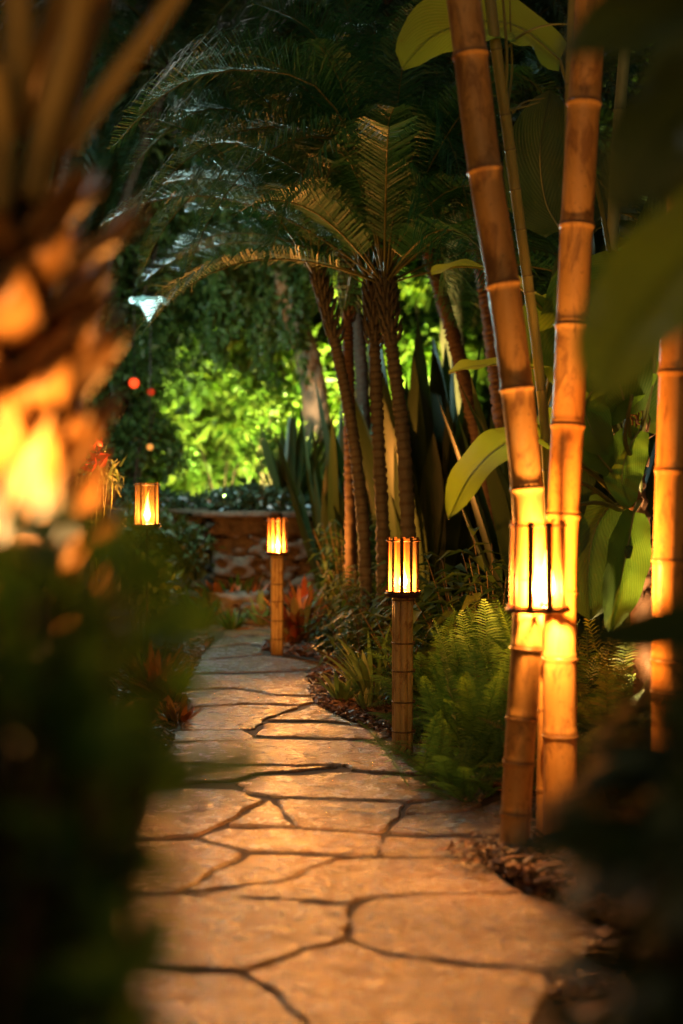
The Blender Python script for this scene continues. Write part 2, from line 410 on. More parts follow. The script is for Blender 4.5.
# ================================================================ THE SETTING
def ground_z(x, y):
    """flat garden; the bank behind the wall, the wooded slopes round it, added to block the sky"""
    z = 0
    back = max(0, y-23); z += 1.1*back if back > 0 else 0
    side = max(0, abs(x)-9.5-.12*max(0, y)); z += .9*side  # unseen slopes added to screen off low sky light
    return min(z, 17)
xs = np.concatenate([np.linspace(-60, -12, 14), np.linspace(-11, 11, 60), np.linspace(12, 60, 14)])
ys = np.concatenate([np.linspace(-40, -6, 8), np.linspace(-5, 24, 90), np.linspace(25, 60, 20)])
V = []
for y in ys:
    for x in xs:
        V.append((x, y, ground_z(x, y)+(0 if ground_z(x, y) == 0 else .5*math.sin(x*1.3)*math.cos(y*.9))))
nx = len(xs); F = [(j*nx+i, j*nx+i+1, (j+1)*nx+i+1, (j+1)*nx+i) for j in range(len(ys)-1) for i in range(nx-1)]
tag(put(np_mesh('ground', np.array(V), F), SOIL, 'ground'), 'dark earth of the garden beds rising into wooded slopes added to block the sky', 'ground', kind='structure')

# path: traced stones laid on the ground
stones = [
 [(150,790),(235,793),(263,803),(197,838),(135,842)],
 [(270,803),(294,829),(226,828)],
 [(277,801),(406,806),(383,835),(297,829)],
 [(199,841),(228,831),(300,832),(380,838),(376,857),(247,853)],
 [(412,808),(448,803),(482,806),(470,812),(425,817),(405,816)],
 [(404,819),(470,814),(500,803),(545,834),(500,839),(387,835)],
 [(385,840),(480,842),(547,838),(528,847),(484,854),(470,861),(379,858)],
 [(237,786),(260,779),(350,775),(400,779),(450,779),(492,794),(480,803),(445,801),(410,804),(275,799),(250,795)],
 [(128,846),(197,844),(244,857),(176,896),(112,896)],
 [(250,858),(374,861),(333,862),(280,885),(182,896)],
 [(337,864),(374,862),(470,862),(486,869),(504,884),(524,896),(480,896),(375,899),(350,906),(275,902),(187,898),(280,887)],
 [(105,900),(180,900),(272,905),(349,910),(346,942),(304,953),(246,973),(95,969)],
 [(358,909),(378,902),(480,898),(528,897),(575,914),(606,935),(603,948),(575,965),(547,974),(480,968),(389,957),(349,943)],
 [(245,978),(304,956),(347,946),(388,961),(480,972),(543,978),(556,986),(540,1005),(530,1030),(500,1060),(330,1060),(280,998)],
 [(90,973),(240,979),(275,999),(326,1060),(60,1060)],
 [(578,1008),(620,1000),(683,1008),(720,1060),(545,1060)],
 [(165,767),(245,769),(338,769),(256,776),(234,783),(160,786)],
 [(265,725),(326,725),(368,730),(398,735),(380,741),(255,738)],
 [(255,741),(380,744),(408,742),(430,754),(452,768),(470,777),(400,776),(352,772),(345,767),(245,767),(172,764),(173,746)],
 [(188,711),(245,707),(300,709),(264,721),(255,731),(180,732)],
 [(304,711),(315,706),(345,722),(365,728),(330,723),(266,722)],
 [(176,734),(243,732),(252,738),(250,743),(172,744)],
 [(185,693),(235,691),(275,698),(312,700),(315,704),(300,707),(245,705),(190,709)],
 [(192,677),(262,675),(305,673),(310,683),(311,697),(275,696),(240,689),(188,690)],
 [(198,663),(262,657),(330,664),(308,671),(262,673),(196,674)],
 [(208,650),(250,646),(262,651),(262,655),(200,661)],
 [(218,640),(260,637.5),(284,639),(264,645),(250,644.5),(210,648)],
 [(226,632),(302,631),(297,638.5),(262,636),(222,638)],
 [(190,626),(300,624),(303,629),(226,630),(196,632)],
 [(130,621),(290,618),(300,622),(190,624.5),(140,628)],
]
def lerp_poly(pts, step, jit):
    out = []
    n = len(pts)
    for i in range(n):
        a, b = pts[i], pts[(i+1) % n]; L = (b-a).length; k = max(2, int(L/step))
        nrm = Vector((-(b-a).y, (b-a).x, 0)).normalized() if L > 1e-6 else Vector((0, 0, 0))
        ph = random.random()*6
        for j in range(k):
            t = j/k
            p = a.lerp(b, t)
            if j: p = p+nrm*(jit*(random.random()-.5)+jit*.8*math.sin(t*7+ph)*math.sin(math.pi*t))
            out.append(p)
    return out
def chaikin(pts):
    out = []
    for i in range(len(pts)):
        a, b = pts[i], pts[(i+1) % len(pts)]; out += [a.lerp(b, .05), a.lerp(b, .95)]
    return out
def offset(pts, d):
    n = len(pts); out = []
    for i in range(n):
        a, b, c = pts[i-1], pts[i], pts[(i+1) % n]
        e = (c-a); nr = Vector((-e.y, e.x, 0)).normalized(); out.append(b+nr*d)
    return out
mb = MB()
tones = [.10,1,.62,.95,.8,.4,.6,1,.3,.10,.7,.45,.66,.5,.3,.4,.2,.85,.55,.5,.4,.95,.4,.7,.85,.5,1,.6,.5,.6]
polys = []
def add_stone(w_, tone, gap=-.003):
    ar = sum(w_[i].x*w_[(i+1) % len(w_)].y-w_[(i+1) % len(w_)].x*w_[i].y for i in range(len(w_)))/2
    if ar < 0: w_ = w_[::-1]
    w_ = chaikin(w_)
    p = lerp_poly(w_, .05, .014)
    A = offset(p, gap); B_ = offset(p, gap+.003); C_ = offset(p, gap+.009)
    n = len(p); hh = .011+.004*random.random()
    tx, ty = (random.random()-.5)*.006, (random.random()-.5)*.006
    c = sum(p, Vector())/n
    V = [(*q.xy, .004) for q in A]+[(*q.xy, hh-.006) for q in B_]+[(q.x, q.y, hh+tx*(q.x-c.x)+ty*(q.y-c.y)) for q in C_]
    F = []
    for r_ in range(2):
        for i in range(n):
            k = (i+1) % n; F.append((r_*n+i, r_*n+k, (r_+1)*n+k, (r_+1)*n+i))
    F.append(tuple(2*n+i for i in range(n)))
    mb.add(V, F, tone)
for s, t in zip(stones, tones):
    add_stone([onground(*q) for q in s], t)
# the path goes on towards and past the camera
for r_ in range(6):
    y1 = 2.95-r_*.75; 
    cuts = [-1.15]+sorted([-.55+random.random()*.2, .05+random.random()*.3])+[.85]
    for i in range(3):
        j = lambda: (random.random()-.5)*.1
        add_stone([Vector((cuts[i], y1-.72+j(), 0)), Vector((cuts[i+1]-.01, y1-.72+j()*.3, 0)), Vector((cuts[i+1]-.01, y1-.02, 0)), Vector((cuts[i], y1-.02, 0))], random.random())
path_o = mb.build('path', STONE, smooth=False)
# joint sheet beneath the stones
outl = [(120,621),(290,617),(303,622),(302,631),(286,638),(264,645),(263,651),(296,656),(333,663),(311,675),(307,688),(316,706),(345,722),(398,741),(420,750),(455,767),(497,793),(550,834),(530,849),(486,855),(488,866),(506,882),(530,897),(577,913),(608,933),(606,952),(560,985),(545,1000),(640,996),(720,1010),(760,1060)]
left = [(60,1060),(95,960),(105,895),(128,840),(150,785),(165,760),(172,740),(182,705),(186,690),(198,660),(212,640),(190,630),(130,628)]
P_ = [onground(*q) for q in outl]+[Vector((.95, 2.6, 0)), Vector((.95, -2.5, 0)), Vector((-1.3, -2.5, 0)), Vector((-1.3, 3, 0))]+[onground(*q) for q in left]
me = np_mesh('path_joint', np.array([(p.x, p.y, .004) for p in P_]), [tuple(range(len(P_)))])
jo = put(me, GROUT, 'joint_bed', parent=path_o)
tag(path_o, 'winding path of irregular sandstone flags with dark joints', 'path', kind='structure')
PATH_POLY = np.array([(p.x, p.y) for p in P_])
def inside(px, py, poly=None):
    poly = PATH_POLY if poly is None else poly
    x0, y0 = poly[:, 0], poly[:, 1]; x1, y1 = np.roll(x0, -1), np.roll(y0, -1)
    px = np.asarray(px)[:, None]; py = np.asarray(py)[:, None]
    c = ((y0 > py) != (y1 > py)) & (px < (x1-x0)*(py-y0)/(y1-y0+1e-12)+x0)
    return c.sum(1) % 2 == 1

# mulch chips over the beds (uncountable)
def chips(n, xr, yr, size, zmax=.03, keep=None):
    x = rng.uniform(*xr, n); y = rng.uniform(*yr, n)
    k = ~inside(x, y)
    if keep is not None: k = keep(x, y) & k
    x, y = x[k], y[k]; n = len(x)
    L = size*(.4+rng.random(n)*1.1); W = L*(.25+.4*rng.random(n)); H = L*.14
    a = rng.uniform(0, 6.28, n); tl = rng.normal(size=n)*.35
    D = np.stack([np.cos(a)*np.cos(tl), np.sin(a)*np.cos(tl), np.sin(tl)], 1)
    S = norm(np.cross(D, np.array([0, 0, 1.])+rng.normal(size=(n, 3))*.3)); U = np.cross(S, D)
    C = np.stack([x, y, rng.uniform(.005, zmax, n)], 1)
    V = []
    for sx, sy, sz in ((-1,-.6,-1),(1,-1,-1),(.8,1,-1),(-1,.9,-1),(-.8,-.7,1),(1,-.7,1),(.9,.8,1),(-1,.7,1)):
        V.append(C+D*(L*sx*.5)[:, None]+S*(W*sy*.5)[:, None]+U*(H*sz*.5)[:, None])
    V = np.stack(V, 1).reshape(-1, 3); b = np.arange(n)[:, None, None]*8
    F = (b+np.array([(0,3,2,1),(4,5,6,7),(0,1,5,4),(1,2,6,5),(2,3,7,6),(3,0,4,7)])[None]).reshape(-1, 4)
    return V, F
Vs, Fs, o_ = [], [], 0
for args in ((36000, (-.35, 2.2), (3.6, 8.2), .035, .035), (16000, (-1.2, 1.6), (8.2, 12.5), .05, .03), (5000, (-2.4, -.5), (5, 11), .045, .03), (5000, (.3, 1.5), (2.4, 4.3), .04, .04)):
    v, f = chips(*args); Vs.append(v); Fs.append(f+o_); o_ += len(v)
# heap round the feet of the bamboo
v, f = chips(5200, (.38, 1.3), (3.55, 4.95), .045, .05, keep=lambda x, y: ((x-.85)/.42)**2+((y-4.25)/.68)**2 < 1)
rr = np.clip(1-((v[:, 0]-.85)/.42)**2-((v[:, 1]-4.25)/.68)**2, 0, 1); v[:, 2] += .05*rr
Vs.append(v); Fs.append(f+o_); o_ += len(v)
# chips strewn over the stone edge round the bamboo foot
n_ = 500; xx = rng.normal(.56, .09, n_); yy = rng.normal(4.66, .09, n_)
L_ = .04*(.4+rng.random(n_)); a_ = rng.uniform(0, 6.28, n_)
V_, F_ = leaf_cards(np.stack([xx, yy, .03+.02*rng.random(n_)], 1), np.stack([np.cos(a_), np.sin(a_), rng.normal(size=n_)*.2], 1), np.array([[0, 0, 1.]])+rng.normal(size=(n_, 3))*.3, L_, L_*.5)
mulch = put(np_mesh('mulch', np.vstack(Vs), np.vstack(Fs), False), CHIP, 'mulch')
tag(mulch, 'dark bark mulch over the planting beds', 'mulch', kind='stuff')
lit = put(np_mesh('leaf_litter', V_, F_, False), CHIP, 'leaf_litter'); tag(lit, 'small dry leaf scraps scattered at the foot of the bamboo', 'leaf litter', kind='stuff')

# wooded slope foliage (one mass, nobody could count it)
n = 90000
x = rng.uniform(-22, 22, n); y = rng.uniform(21, 34, n); s_ = rng.random(n) < .35
x[s_] = np.where(rng.random(s_.sum()) < .5, -1, 1)*rng.uniform(9, 16, s_.sum()); y[s_] = rng.uniform(3, 26, s_.sum())
gz = np.array([ground_z(a, b) for a, b in zip(x, y)])
C = np.stack([x, y, gz+rng.uniform(0, 1.6, n)+.9*np.sin(x*1.7)*np.cos(y*1.1)], 1)
V, F = leaf_cards(C, rdir(n, -.2), norm(rng.normal(size=(n, 3))*.5+np.array([0, -.6, .7])), .34*(.6+.8*rng.random(n)), .2)
tag(put(np_mesh('undergrowth', V, F), BG_LEAF, 'undergrowth'), 'dark woodland foliage closing the back of the garden', 'undergrowth', kind='stuff')

# ================================================================ STONE WALL
def box(mb, c, s, rz=0, jit=0, a=None):
    V = []
    for i in (-1, 1):
        for j in (-1, 1):
            for k in (-1, 1):
                x, y, z = i*s[0]/2, j*s[1]/2, k*s[2]/2
                if jit: x += random.uniform(-jit, jit); y += random.uniform(-jit, jit); z += random.uniform(-jit, jit)
                V.append((c[0]+x*math.cos(rz)-y*math.sin(rz), c[1]+x*math.sin(rz)+y*math.cos(rz), c[2]+z))
    mb.add(V, [(0,1,3,2),(4,6,7,5),(0,4,5,1),(2,3,7,6),(0,2,6,4),(1,5,7,3)], a)
def rocky(mb, c, s, n=5, amp=.04, a=None):
    """a rough stone block: subdivided box pushed about"""
    import bmesh
    bm = bmesh.new(); bmesh.ops.create_cube(bm, size=1)
    bmesh.ops.subdivide_edges(bm, edges=bm.edges, cuts=n, use_grid_fill=True)
    ph = [random.random()*9 for _ in range(3)]
    V = []
    for v in bm.verts:
        p = v.co
        q = Vector((p.x, p.y, p.z))
        rnd = 1-.10*max(0, (abs(p.x*2)**6+abs(p.y*2)**6+abs(p.z*2)**6)-1)/2
        d = amp*(math.sin(p.x*7+ph[0])*math.cos(p.z*9+ph[1])+.5*math.sin(p.y*13+ph[2]+p.x*11))
        V.append((c[0]+q.x*s[0]*rnd+d*p.x, c[1]+q.y*s[1]*rnd+d*(1 if p.y > 0 else -1)*.6, c[2]+q.z*s[2]*rnd+d*p.z*.4))
    bm.verts.ensure_lookup_table(); bm.verts.index_update()
    F = [tuple(v.index for v in f.verts) for f in bm.faces]; bm.free()
    mb.add(V, F, a)
WY = 13.6
wl = thing('stone_wall', (-.2, WY, 0), 'low rough stone retaining wall with flat capstones at the end of the path', 'wall')
mb = MB()
x0, x1 = at(214, 0, WY).x, at(345, 0, WY).x+1.6
z = .0
for r_ in range(5):
    x = x0; hh = .19
    while x < x1:
        wd = random.uniform(.28, .55); wd = min(wd, x1-x+.05)
        rocky(mb, (x+wd/2, WY+.25+random.uniform(-.05, .05), z+hh/2+random.uniform(-.02, .02)), (wd+.03, .5, hh+.03), 7, .07); x += wd
    z += hh
mb.build('stonework', ROCK, wl)
mb = MB(); x = x0-.22
while x < x1:
    wd = random.uniform(.6, .9); rocky(mb, (x+wd/2, WY+.2, .985), (wd-.01, .72, .065), 4, .012); x += wd
mb.build('capstone', ROCK, wl)
wl2 = thing('side_wall', (-2.6, WY+.7, 0), 'shadowed stretch of stone wall set back behind the left torch', 'wall')
mb = MB(); z = 0
for r_ in range(5):
    x = -5.5
    while x < x0-.02:
        wd = min(random.uniform(.3, .55), x0-x+.01); rocky(mb, (x+wd/2, WY+.95, z+.095), (wd-.008, .5, .184), 3, .03); x += wd
    z += .19
mb.build('stonework', ROCK, wl2)
mb = MB(); x = -5.5
while x < x0-.35:
    wd = random.uniform(.6, .9); rocky(mb, (x+wd/2, WY+.9, 1.0), (wd-.01, .6, .06), 3, .012); x += wd
mb.build('capstone', ROCK, wl2)
# earth terrace held by the wall
mb = MB(); V = []; 
gx = np.linspace(-7, 7, 30); gy = np.linspace(WY+.42, 23.4, 24)
for yy in gy:
    for xx in gx: V.append((xx, yy if xx > x0+.1 else max(yy, WY+1.1), .9+.05*math.sin(xx*3)*math.cos(yy*2)))
F = [(j*30+i, j*30+i+1, (j+1)*30+i+1, (j+1)*30+i) for j in range(23) for i in range(29)]
me = np_mesh('terrace', np.array(V), F); tag(put(me, SOIL, 'terrain'), 'raised earth terrace behind the stone wall', 'terrace', kind='structure')

# ================================================================ TORCHES
def flame_mesh(mb, c, h, r, lean=0.0):
    zs = np.array([0, .06, .16, .3, .45, .6, .75, .88, 1.0]); rs = np.array([.25, .7, 1, .92, .68, .45, .26, .12, .01])
    P = [(c[0]+lean*h*(t**2)+.06*h*math.sin(t*7)*t*.3, c[1], c[2]+t*h) for t in zs]
    tube(mb, P, rs*r, 12, a=zs)
def lathe_ring(mb, c, r, z, rt, seg=28, a=0):
    """a torus hoop"""
    th = np.linspace(0, 2*math.pi, seg, endpoint=False); ph = np.linspace(0, 2*math.pi, 8, endpoint=False)
    V = [(c[0]+(r+rt*math.cos(q))*math.cos(t), c[1]+(r+rt*math.cos(q))*math.sin(t), z+rt*math.sin(q)) for t in th for q in ph]
    F = [(i*8+j, i*8+(j+1) % 8, ((i+1) % seg)*8+(j+1) % 8, ((i+1) % seg)*8+j) for i in range(seg) for j in range(8)]
    mb.add(V, F, a)
def lantern(root, c, z0, h, r, nslat=9, energy=60, fh=.11, slat_w=.016, glass=True, disc=True, flame_off=(0, 0), phase=0.2, metal=False, taper=1.0, fr=.02):
    cx, cy_ = c
    mb = MB()
    if disc: tube(mb, [(cx, cy_, z0-.012), (cx, cy_, z0+.004)], [r*.98, r*1.03], 24)
    else:
        for q in (0, math.pi/3, 2*math.pi/3): tube(mb, [(cx-r*math.cos(q), cy_-r*math.sin(q), z0), (cx+r*math.cos(q), cy_+r*math.sin(q), z0)], .004, 6)
    lathe_ring(mb, c, r*1.02, z0+.002, .008, a=.5); mb.build('lantern_base', IRON if metal else SLATM, root)
    if glass:
        mb = MB(); gr = r*.80
        tube(mb, [(cx, cy_, z0+.006), (cx, cy_, z0+h*.94)], [gr, gr*taper], 24, cap=False); mb.build('glass_sleeve', AMBER, root)
    for k in range(nslat):
        t = phase+2*math.pi*k/nslat; mb = MB()
        wv = slat_w*(.8+.4*random.random()); nrm = Vector((math.cos(t), math.sin(t), 0)); sd = Vector((-math.sin(t), math.cos(t), 0))
        top = z0+h*(.935+.03*random.random())
        V = []
        for zz, rr in ((z0-.008, r), (z0+h*.5, r*(1+taper)/2), (top, r*taper)):
            for u, d in ((-1, -.0035), (0, .001), (1, -.0035), (1, -.008), (-1, -.008)):
                p = Vector((cx, cy_, zz))+nrm*(rr+d)+sd*(u*wv/2); V.append(tuple(p))
        F = [tuple(range(5)), tuple(range(14, 9, -1))]
        for i in range(2):
            for j in range(5): F.append((i*5+j, i*5+(j+1) % 5, (i+1)*5+(j+1) % 5, (i+1)*5+j))
        mb.add(V, F, [0]*15); mb.build('slat', BRONZE if metal else SLATM, root, smooth=False)
    for zz, rr in ((z0+h*.045, r), (z0+h*.9, r*taper)):
        mb = MB(); lathe_ring(mb, c, rr+.002, zz, .0035, a=.7); mb.build('hoop', IRON if metal else SLATM, root)
    fx, fy = cx+flame_off[0], cy_+flame_off[1]
    mb = MB(); tube(mb, [(fx, fy, z0+.004), (fx, fy, z0+.03)], [fr*1.1, fr*.9], 14); mb.build('oil_cup', IRON, root)
    mb = MB(); flame_mesh(mb, (fx, fy, z0+.03), fh, fr, .05); mb.build('flame', FLAME, root)
    rw = parent_world(root)
    point(root, Vector((fx, fy, z0+.03+fh*.18))-rw, energy, FIRE, .018)

def bamboo_culm(mb, pts, r0, r1, nodes, seg=20, n=90, groove=True):
    """nodes: fractions along the culm"""
    P = spline(pts, 200); L = np.concatenate([[0], np.cumsum(np.linalg.norm(np.diff(P, axis=0), axis=1))]); T = L[-1]
    s = list(np.linspace(0, 1, n)); prof = {}
    for f in nodes:
        for d, k, a in ((-.020, 1.0, 0), (-.010, 1.035, .15), (-.003, 1.11, .35), (.0, 1.09, .9), (.003, 1.03, 1), (.007, 1.06, .3), (.016, 1.0, 0)):
            q = f+d*(r0/.05)/T
            if 0 < q < 1: prof[q] = (k, a)
    lo = [f-.022*(r0/.05)/T for f in nodes]; hi = [f+.018*(r0/.05)/T for f in nodes]
    s = [q for q in s if not any(l < q < h for l, h in zip(lo, hi))]+list(prof)
    s = sorted(s)
    PP = np.stack([np.interp(np.array(s)*T, L, P[:, i]) for i in range(3)], 1)
    rad = np.array([(r0+(r1-r0)*q)*prof.get(q, (1, 0))[0] for q in s])
    # culms swell slightly mid-internode
    tube(mb, PP, rad, seg, a=[prof.get(q, (1, 0))[1] for q in s])

def path_torch(px, py, label, h=1.03, pole_r=.045, energy=60, group='bamboo torches beside the path'):
    b = onground(px, py)
    root = thing('path_torch', b, label, 'torch', group)
    lh = .275; zl = h-lh
    # pole: a ring of split bamboo strips tied at intervals
    mb = MB(); ns = 7
    for k in range(ns):
        t = 2*math.pi*k/ns+.3; c = Vector((math.cos(t), math.sin(t), 0)); rr = pole_r*.72
        off = random.uniform(-.003, .003)
        P = [b+c*(rr+off)+Vector((0, 0, zz)) for zz in np.linspace(-.02, zl-.012, 7)]
        tube(mb, P, pole_r*.42, 10, a=[.5, .1, 0, 0, 0, .1, .3])
    pole = mb.build('pole', SPLIT, root)
    for f in (.16, .34, .53, .70, .965):
        mb = MB(); lathe_ring(mb, (b.x, b.y), pole_r*1.10, zl*f, .004, a=.85)
        tube(mb, [b+Vector((pole_r*1.1, -.01, zl*f-.006)), b+Vector((pole_r*1.16, -.01, zl*f+.01))], .006, 6, a=.8)
        mb.build('tie', SPLIT, pole)
    lantern(root, (b.x, b.y), zl, lh, .076, nslat=10, energy=energy, fh=.125, slat_w=.015)
    return root
path_torch(403, 757, 'split bamboo torch with flame lantern standing alone at the bend of the path', energy=165)
path_torch(277, 655, 'smallest bamboo post torch in front of the low stone wall', energy=240)

# slim stake torch at left
b = at(147, 487, 8.2); b.z = 0
root = thing('stake_torch', b, 'lantern on a thin iron stake over the dark leaves at left', 'torch')
mb = MB(); tube(mb, [b+Vector((0, 0, -.02)), b+Vector((0, 0, 1.01))], .009, 10); mb.build('stake', IRON, root)
lantern(root, (b.x, b.y), 1.02, .27, .074, nslat=5, energy=90, fh=.18, slat_w=.010, metal=True, phase=.55)

# open-flame torch in front of the near palm
b = Vector((at(26, 0, 1.76).x, 1.76, 0))
root = thing('palm_torch', b, 'big blurred flame torch in front of the near palm trunk', 'torch')
mb = MB(); tube(mb, [b, b+Vector((0, 0, 1.14))], .022, 14); mb.build('pole', SPLIT, root)
mb = MB(); tube(mb, [b+Vector((0, 0, z)) for z in (1.12, 1.14, 1.17, 1.18)], [.02, .045, .055, .05], 18); mb.build('oil_bowl', BRONZE, root)
for dx, dy, hh, rr in ((0, 0, .17, .026), (-.035, .01, .12, .020), (.03, -.01, .10, .018), (-.015, -.02, .08, .016), (.05, .0, .07, .014), (-.06, .0, .09, .016)):
    mb = MB(); flame_mesh(mb, (b.x+dx, b.y+dy, 1.18), hh, rr, .2); mb.build('flame', FLAME_OPEN, root)
point(root, (0, 0, 1.25), 8.5, FIRE, .03)

# ================================================================ BAMBOO
GY = 4.72
def culm_thing(label, pts, r0, r1, nodes, mat=BAMBOO, group='golden bamboo poles', name='bamboo_pole'):
    name = name.replace('bamboo_stem', 'young_bamboo')
    root = thing(name, tuple(Vector(pts[0]).xy)+(0,), label, 'bamboo', group)
    mb = MB(); bamboo_culm(mb, pts, r0, r1, nodes); mb.build('culm', mat, root)
    return root
def fr(pts, pys):
    """fractions of the culm at given photo rows"""
    P = spline(pts, 400); L = np.concatenate([[0], np.cumsum(np.linalg.norm(np.diff(P, axis=0), axis=1))])
    rows = HOR+(CZ-P[:, 2])/P[:, 1]*FPX
    return [float(np.interp(-py, -rows, L/L[-1])) for py in pys]
ptsA = [at(513, 866, GY), at(519, 760, GY+.02), at(527, 640, GY+.04), at(530, 560, GY+.05), at(527, 490, GY+.06), at(517, 390, GY+.07), at(504, 290, GY+.08), at(484, 165, GY+.1), at(470, 50, GY+.12), at(460, -40, GY+.14), at(450, -200, GY+.16)]
poleA = culm_thing('golden bamboo pole carrying the big lantern, curving to the left at its top', ptsA, .050, .062, fr(ptsA, [813, 762, 718, 648, 580, 488, 388, 284, 170, 55, -60, -150]))
ptsB = [at(559, 856, 4.86), at(560, 760, 4.88), at(560, 640, 4.9), at(561, 560, 4.92), at(565, 480, 4.94), at(570, 380, 4.96), at(575, 260, 4.98), at(583, 120, 5), at(591, 0, 5.02), at(600, -180, 5.05)]
culm_thing('straighter golden bamboo pole rising just behind the big lantern', ptsB, .058, .058, fr(ptsB, [735, 658, 592, 515, 425, 325, 225, 103, -10, -100]))
ptsC = [at(543, 850, 4.95), at(545, 740, 4.96), at(547, 640, 4.98), at(549, 560, 5.0)]
culm_thing('short thin bamboo pole squeezed between the two tall golden ones', ptsC, .028, .026, fr(ptsC, [790, 710, 630]))
ptsD = [onground(667, 857), at(668, 700, 4.73), at(669, 600, 4.73), at(672, 480, 4.74), at(676, 367, 4.75), at(684, 180, 4.76), at(697, -60, 4.77)]
culm_thing('bamboo pole at the right edge, glowing along one side', ptsD, .056, .056, fr(ptsD, [800, 690, 660, 560, 470, 372, 270, 160, 40]))
# young slender culms
def branch(mb, pts, r): P = spline(pts, 14); tube(mb, P, np.linspace(r, r*.3, 14), 6)
ptsE = [onground(560, 783.5), at(548, 480, 5.85), at(538, 360, 5.8), at(529, 290, 5.75), at(514, 180, 5.7), at(505, 112, 5.65), at(495, 40, 5.6), at(486, -40, 5.6), at(475, -160, 5.6)]
rE = culm_thing('slender yellow young bamboo stem with side twigs beside the curved pole', ptsE, .019, .024, fr(ptsE, [560, 470, 390, 292, 276, 230, 190, 150, 115, 50, -20, -90]), BAMBOO_G, 'young bamboo stems', 'bamboo_stem')
mb = MB()
branch(mb, [at(504, 114, 5.64), at(507, 60, 5.6), at(503, 0, 5.58), at(500, -40, 5.55)], .009)
branch(mb, [at(506, 116, 5.64), at(512, 70, 5.7), at(510, 10, 5.7), at(512, -30, 5.7)], .006)
branch(mb, [at(506, 48, 5.64), at(525, 33, 5.7), at(556, 24, 5.7), at(620, 27, 5.8)], .007)
branch(mb, [at(509, 110, 5.64), at(523, 107, 5.7), at(540, 102, 5.75)], .006)
branch(mb, [at(513, 112, 5.64), at(525, 102, 5.75), at(545, 98, 5.8)], .005)
mb.build('twig', STEM, rE)
for lb, pts, r, nd in (('grey green bamboo stem behind the straighter golden pole', [onground(640, 735), at(624, 500, 7.05), at(612, 330, 7.05), at(612, 260, 7.05), at(617, 150, 7.05), at(624, 60, 7.05), at(634, -60, 7.05)], .03, [430, 290, 198, 110, 20]),
                       ('thin pale bamboo stem half hidden behind the straighter pole', [onground(574, 817), at(571, 560, 5.3), at(568, 260, 5.3), at(569, 100, 5.3), at(575, -60, 5.3)], .016, [400, 250, 85])):
    rr_ = culm_thing(lb, pts, r, r, fr(pts, nd), BAMBOO_D if 'grey' in lb else BAMBOO_G, 'young bamboo stems', 'bamboo_stem')
# big lantern strapped on the curved pole
lc = at(537, 600, GY-.0); zb = at(0, 609, GY).z
root = thing('pole_lantern', (lc.x, lc.y, zb), 'large bright cage lantern strapped round the curved golden bamboo pole', 'lantern')
lantern(root, (lc.x, lc.y-.03), zb, .315, .098, nslat=9, energy=145, fh=.24, slat_w=.02, flame_off=(.022, -.045), phase=.1, taper=.93, fr=.024, disc=False)

# ================================================================ PALMS
def frond_mesh(P, leaflet, nlf=46, bare=.18, droop=.6, width=.014, sweep=.55, seed=0, vshape=.35):
    """P: curve points (numpy) base to tip; returns verts, tris of leaflets"""
    n = nlf; t = np.linspace(bare, .995, n)
    s = np.linspace(0, 1, len(P))
    C = np.stack([np.interp(t, s, P[:, i]) for i in range(3)], 1)
    T = norm(np.gradient(C, axis=0))
    up = np.array([0, 0, 1.])
    S = norm(np.cross(T, up+1e-3)); U = norm(np.cross(S, T))
    prof = np.clip(np.sin(np.pi*np.clip((t-bare)/(1-bare)*.86+.14, 0, 1))**.6, .12, 1)
    Vs = []
    for sg in (-1, 1):
        L = leaflet*prof*(.85+.3*rng.random(n))
        D0 = norm(S*sg+T*(sweep+.05*rng.normal(size=(n, 1)))+U*(vshape+.05*rng.normal(size=(n, 1))))
        m = C+D0*(L*.5)[:, None]; D1 = norm(D0+T*.12-up*(droop*(.7+.6*rng.random((n, 1)))))
        e = m+D1*(L*.5)[:, None]
        # width direction: along the rachis mostly, each blade folded
        Wd = norm(T+U*(.35+.12*rng.normal(size=(n, 1)))+.08*rng.normal(size=(n, 3)))
        Wd = norm(Wd-D0*np.sum(Wd*D0, 1, keepdims=True)); w_ = width*(.8+.4*rng.random((n, 1)))
        Vs.append(np.stack([C-Wd*w_*.35, C+Wd*w_*.35, m-Wd*w_*.5, m+Wd*w_*.5, e], 1))
    V = np.concatenate(Vs).reshape(-1, 3); b = np.arange(2*n)[:, None]*5
    F = np.stack([np.hstack([b, b+1, b+3]), np.hstack([b, b+3, b+2]), np.hstack([b+2, b+3, b+4])], 1).reshape(-1, 3)
    return V, F
def frond(root, P, leaflet, mat, stem_mat, r=.009, **kw):
    off = np.array(parent_world(root))
    P = np.asarray(P, float)
    V, F = frond_mesh(P, leaflet, **kw)
    mb = MB(); tube(mb, P[::2] if len(P) > 20 else P, np.linspace(r, r*.22, len(P[::2] if len(P) > 20 else P)), 6)
    st = np.concatenate(mb.V)-off
    o = put(np_mesh('frond', V-off, F, False), mat, 'frond', parent=root)
    m2 = np_mesh('rachis', st, mb.F); put(m2, stem_mat, 'rachis', parent=o)
    return o
def frond_curve(c, az, el, L, g=.9, n=22):
    p = np.array(c, float); d = np.array([math.cos(az)*math.cos(el), math.sin(az)*math.cos(el), math.sin(el)]); out = [p.copy()]
    for i in range(n-1):
        k = i/(n-1); d = d+np.array([0, 0, -1.])*g*(.25+1.5*k)*L/n*.9; d = d/np.linalg.norm(d); p = p+d*L/(n-1); out.append(p.copy())
    return np.array(out)
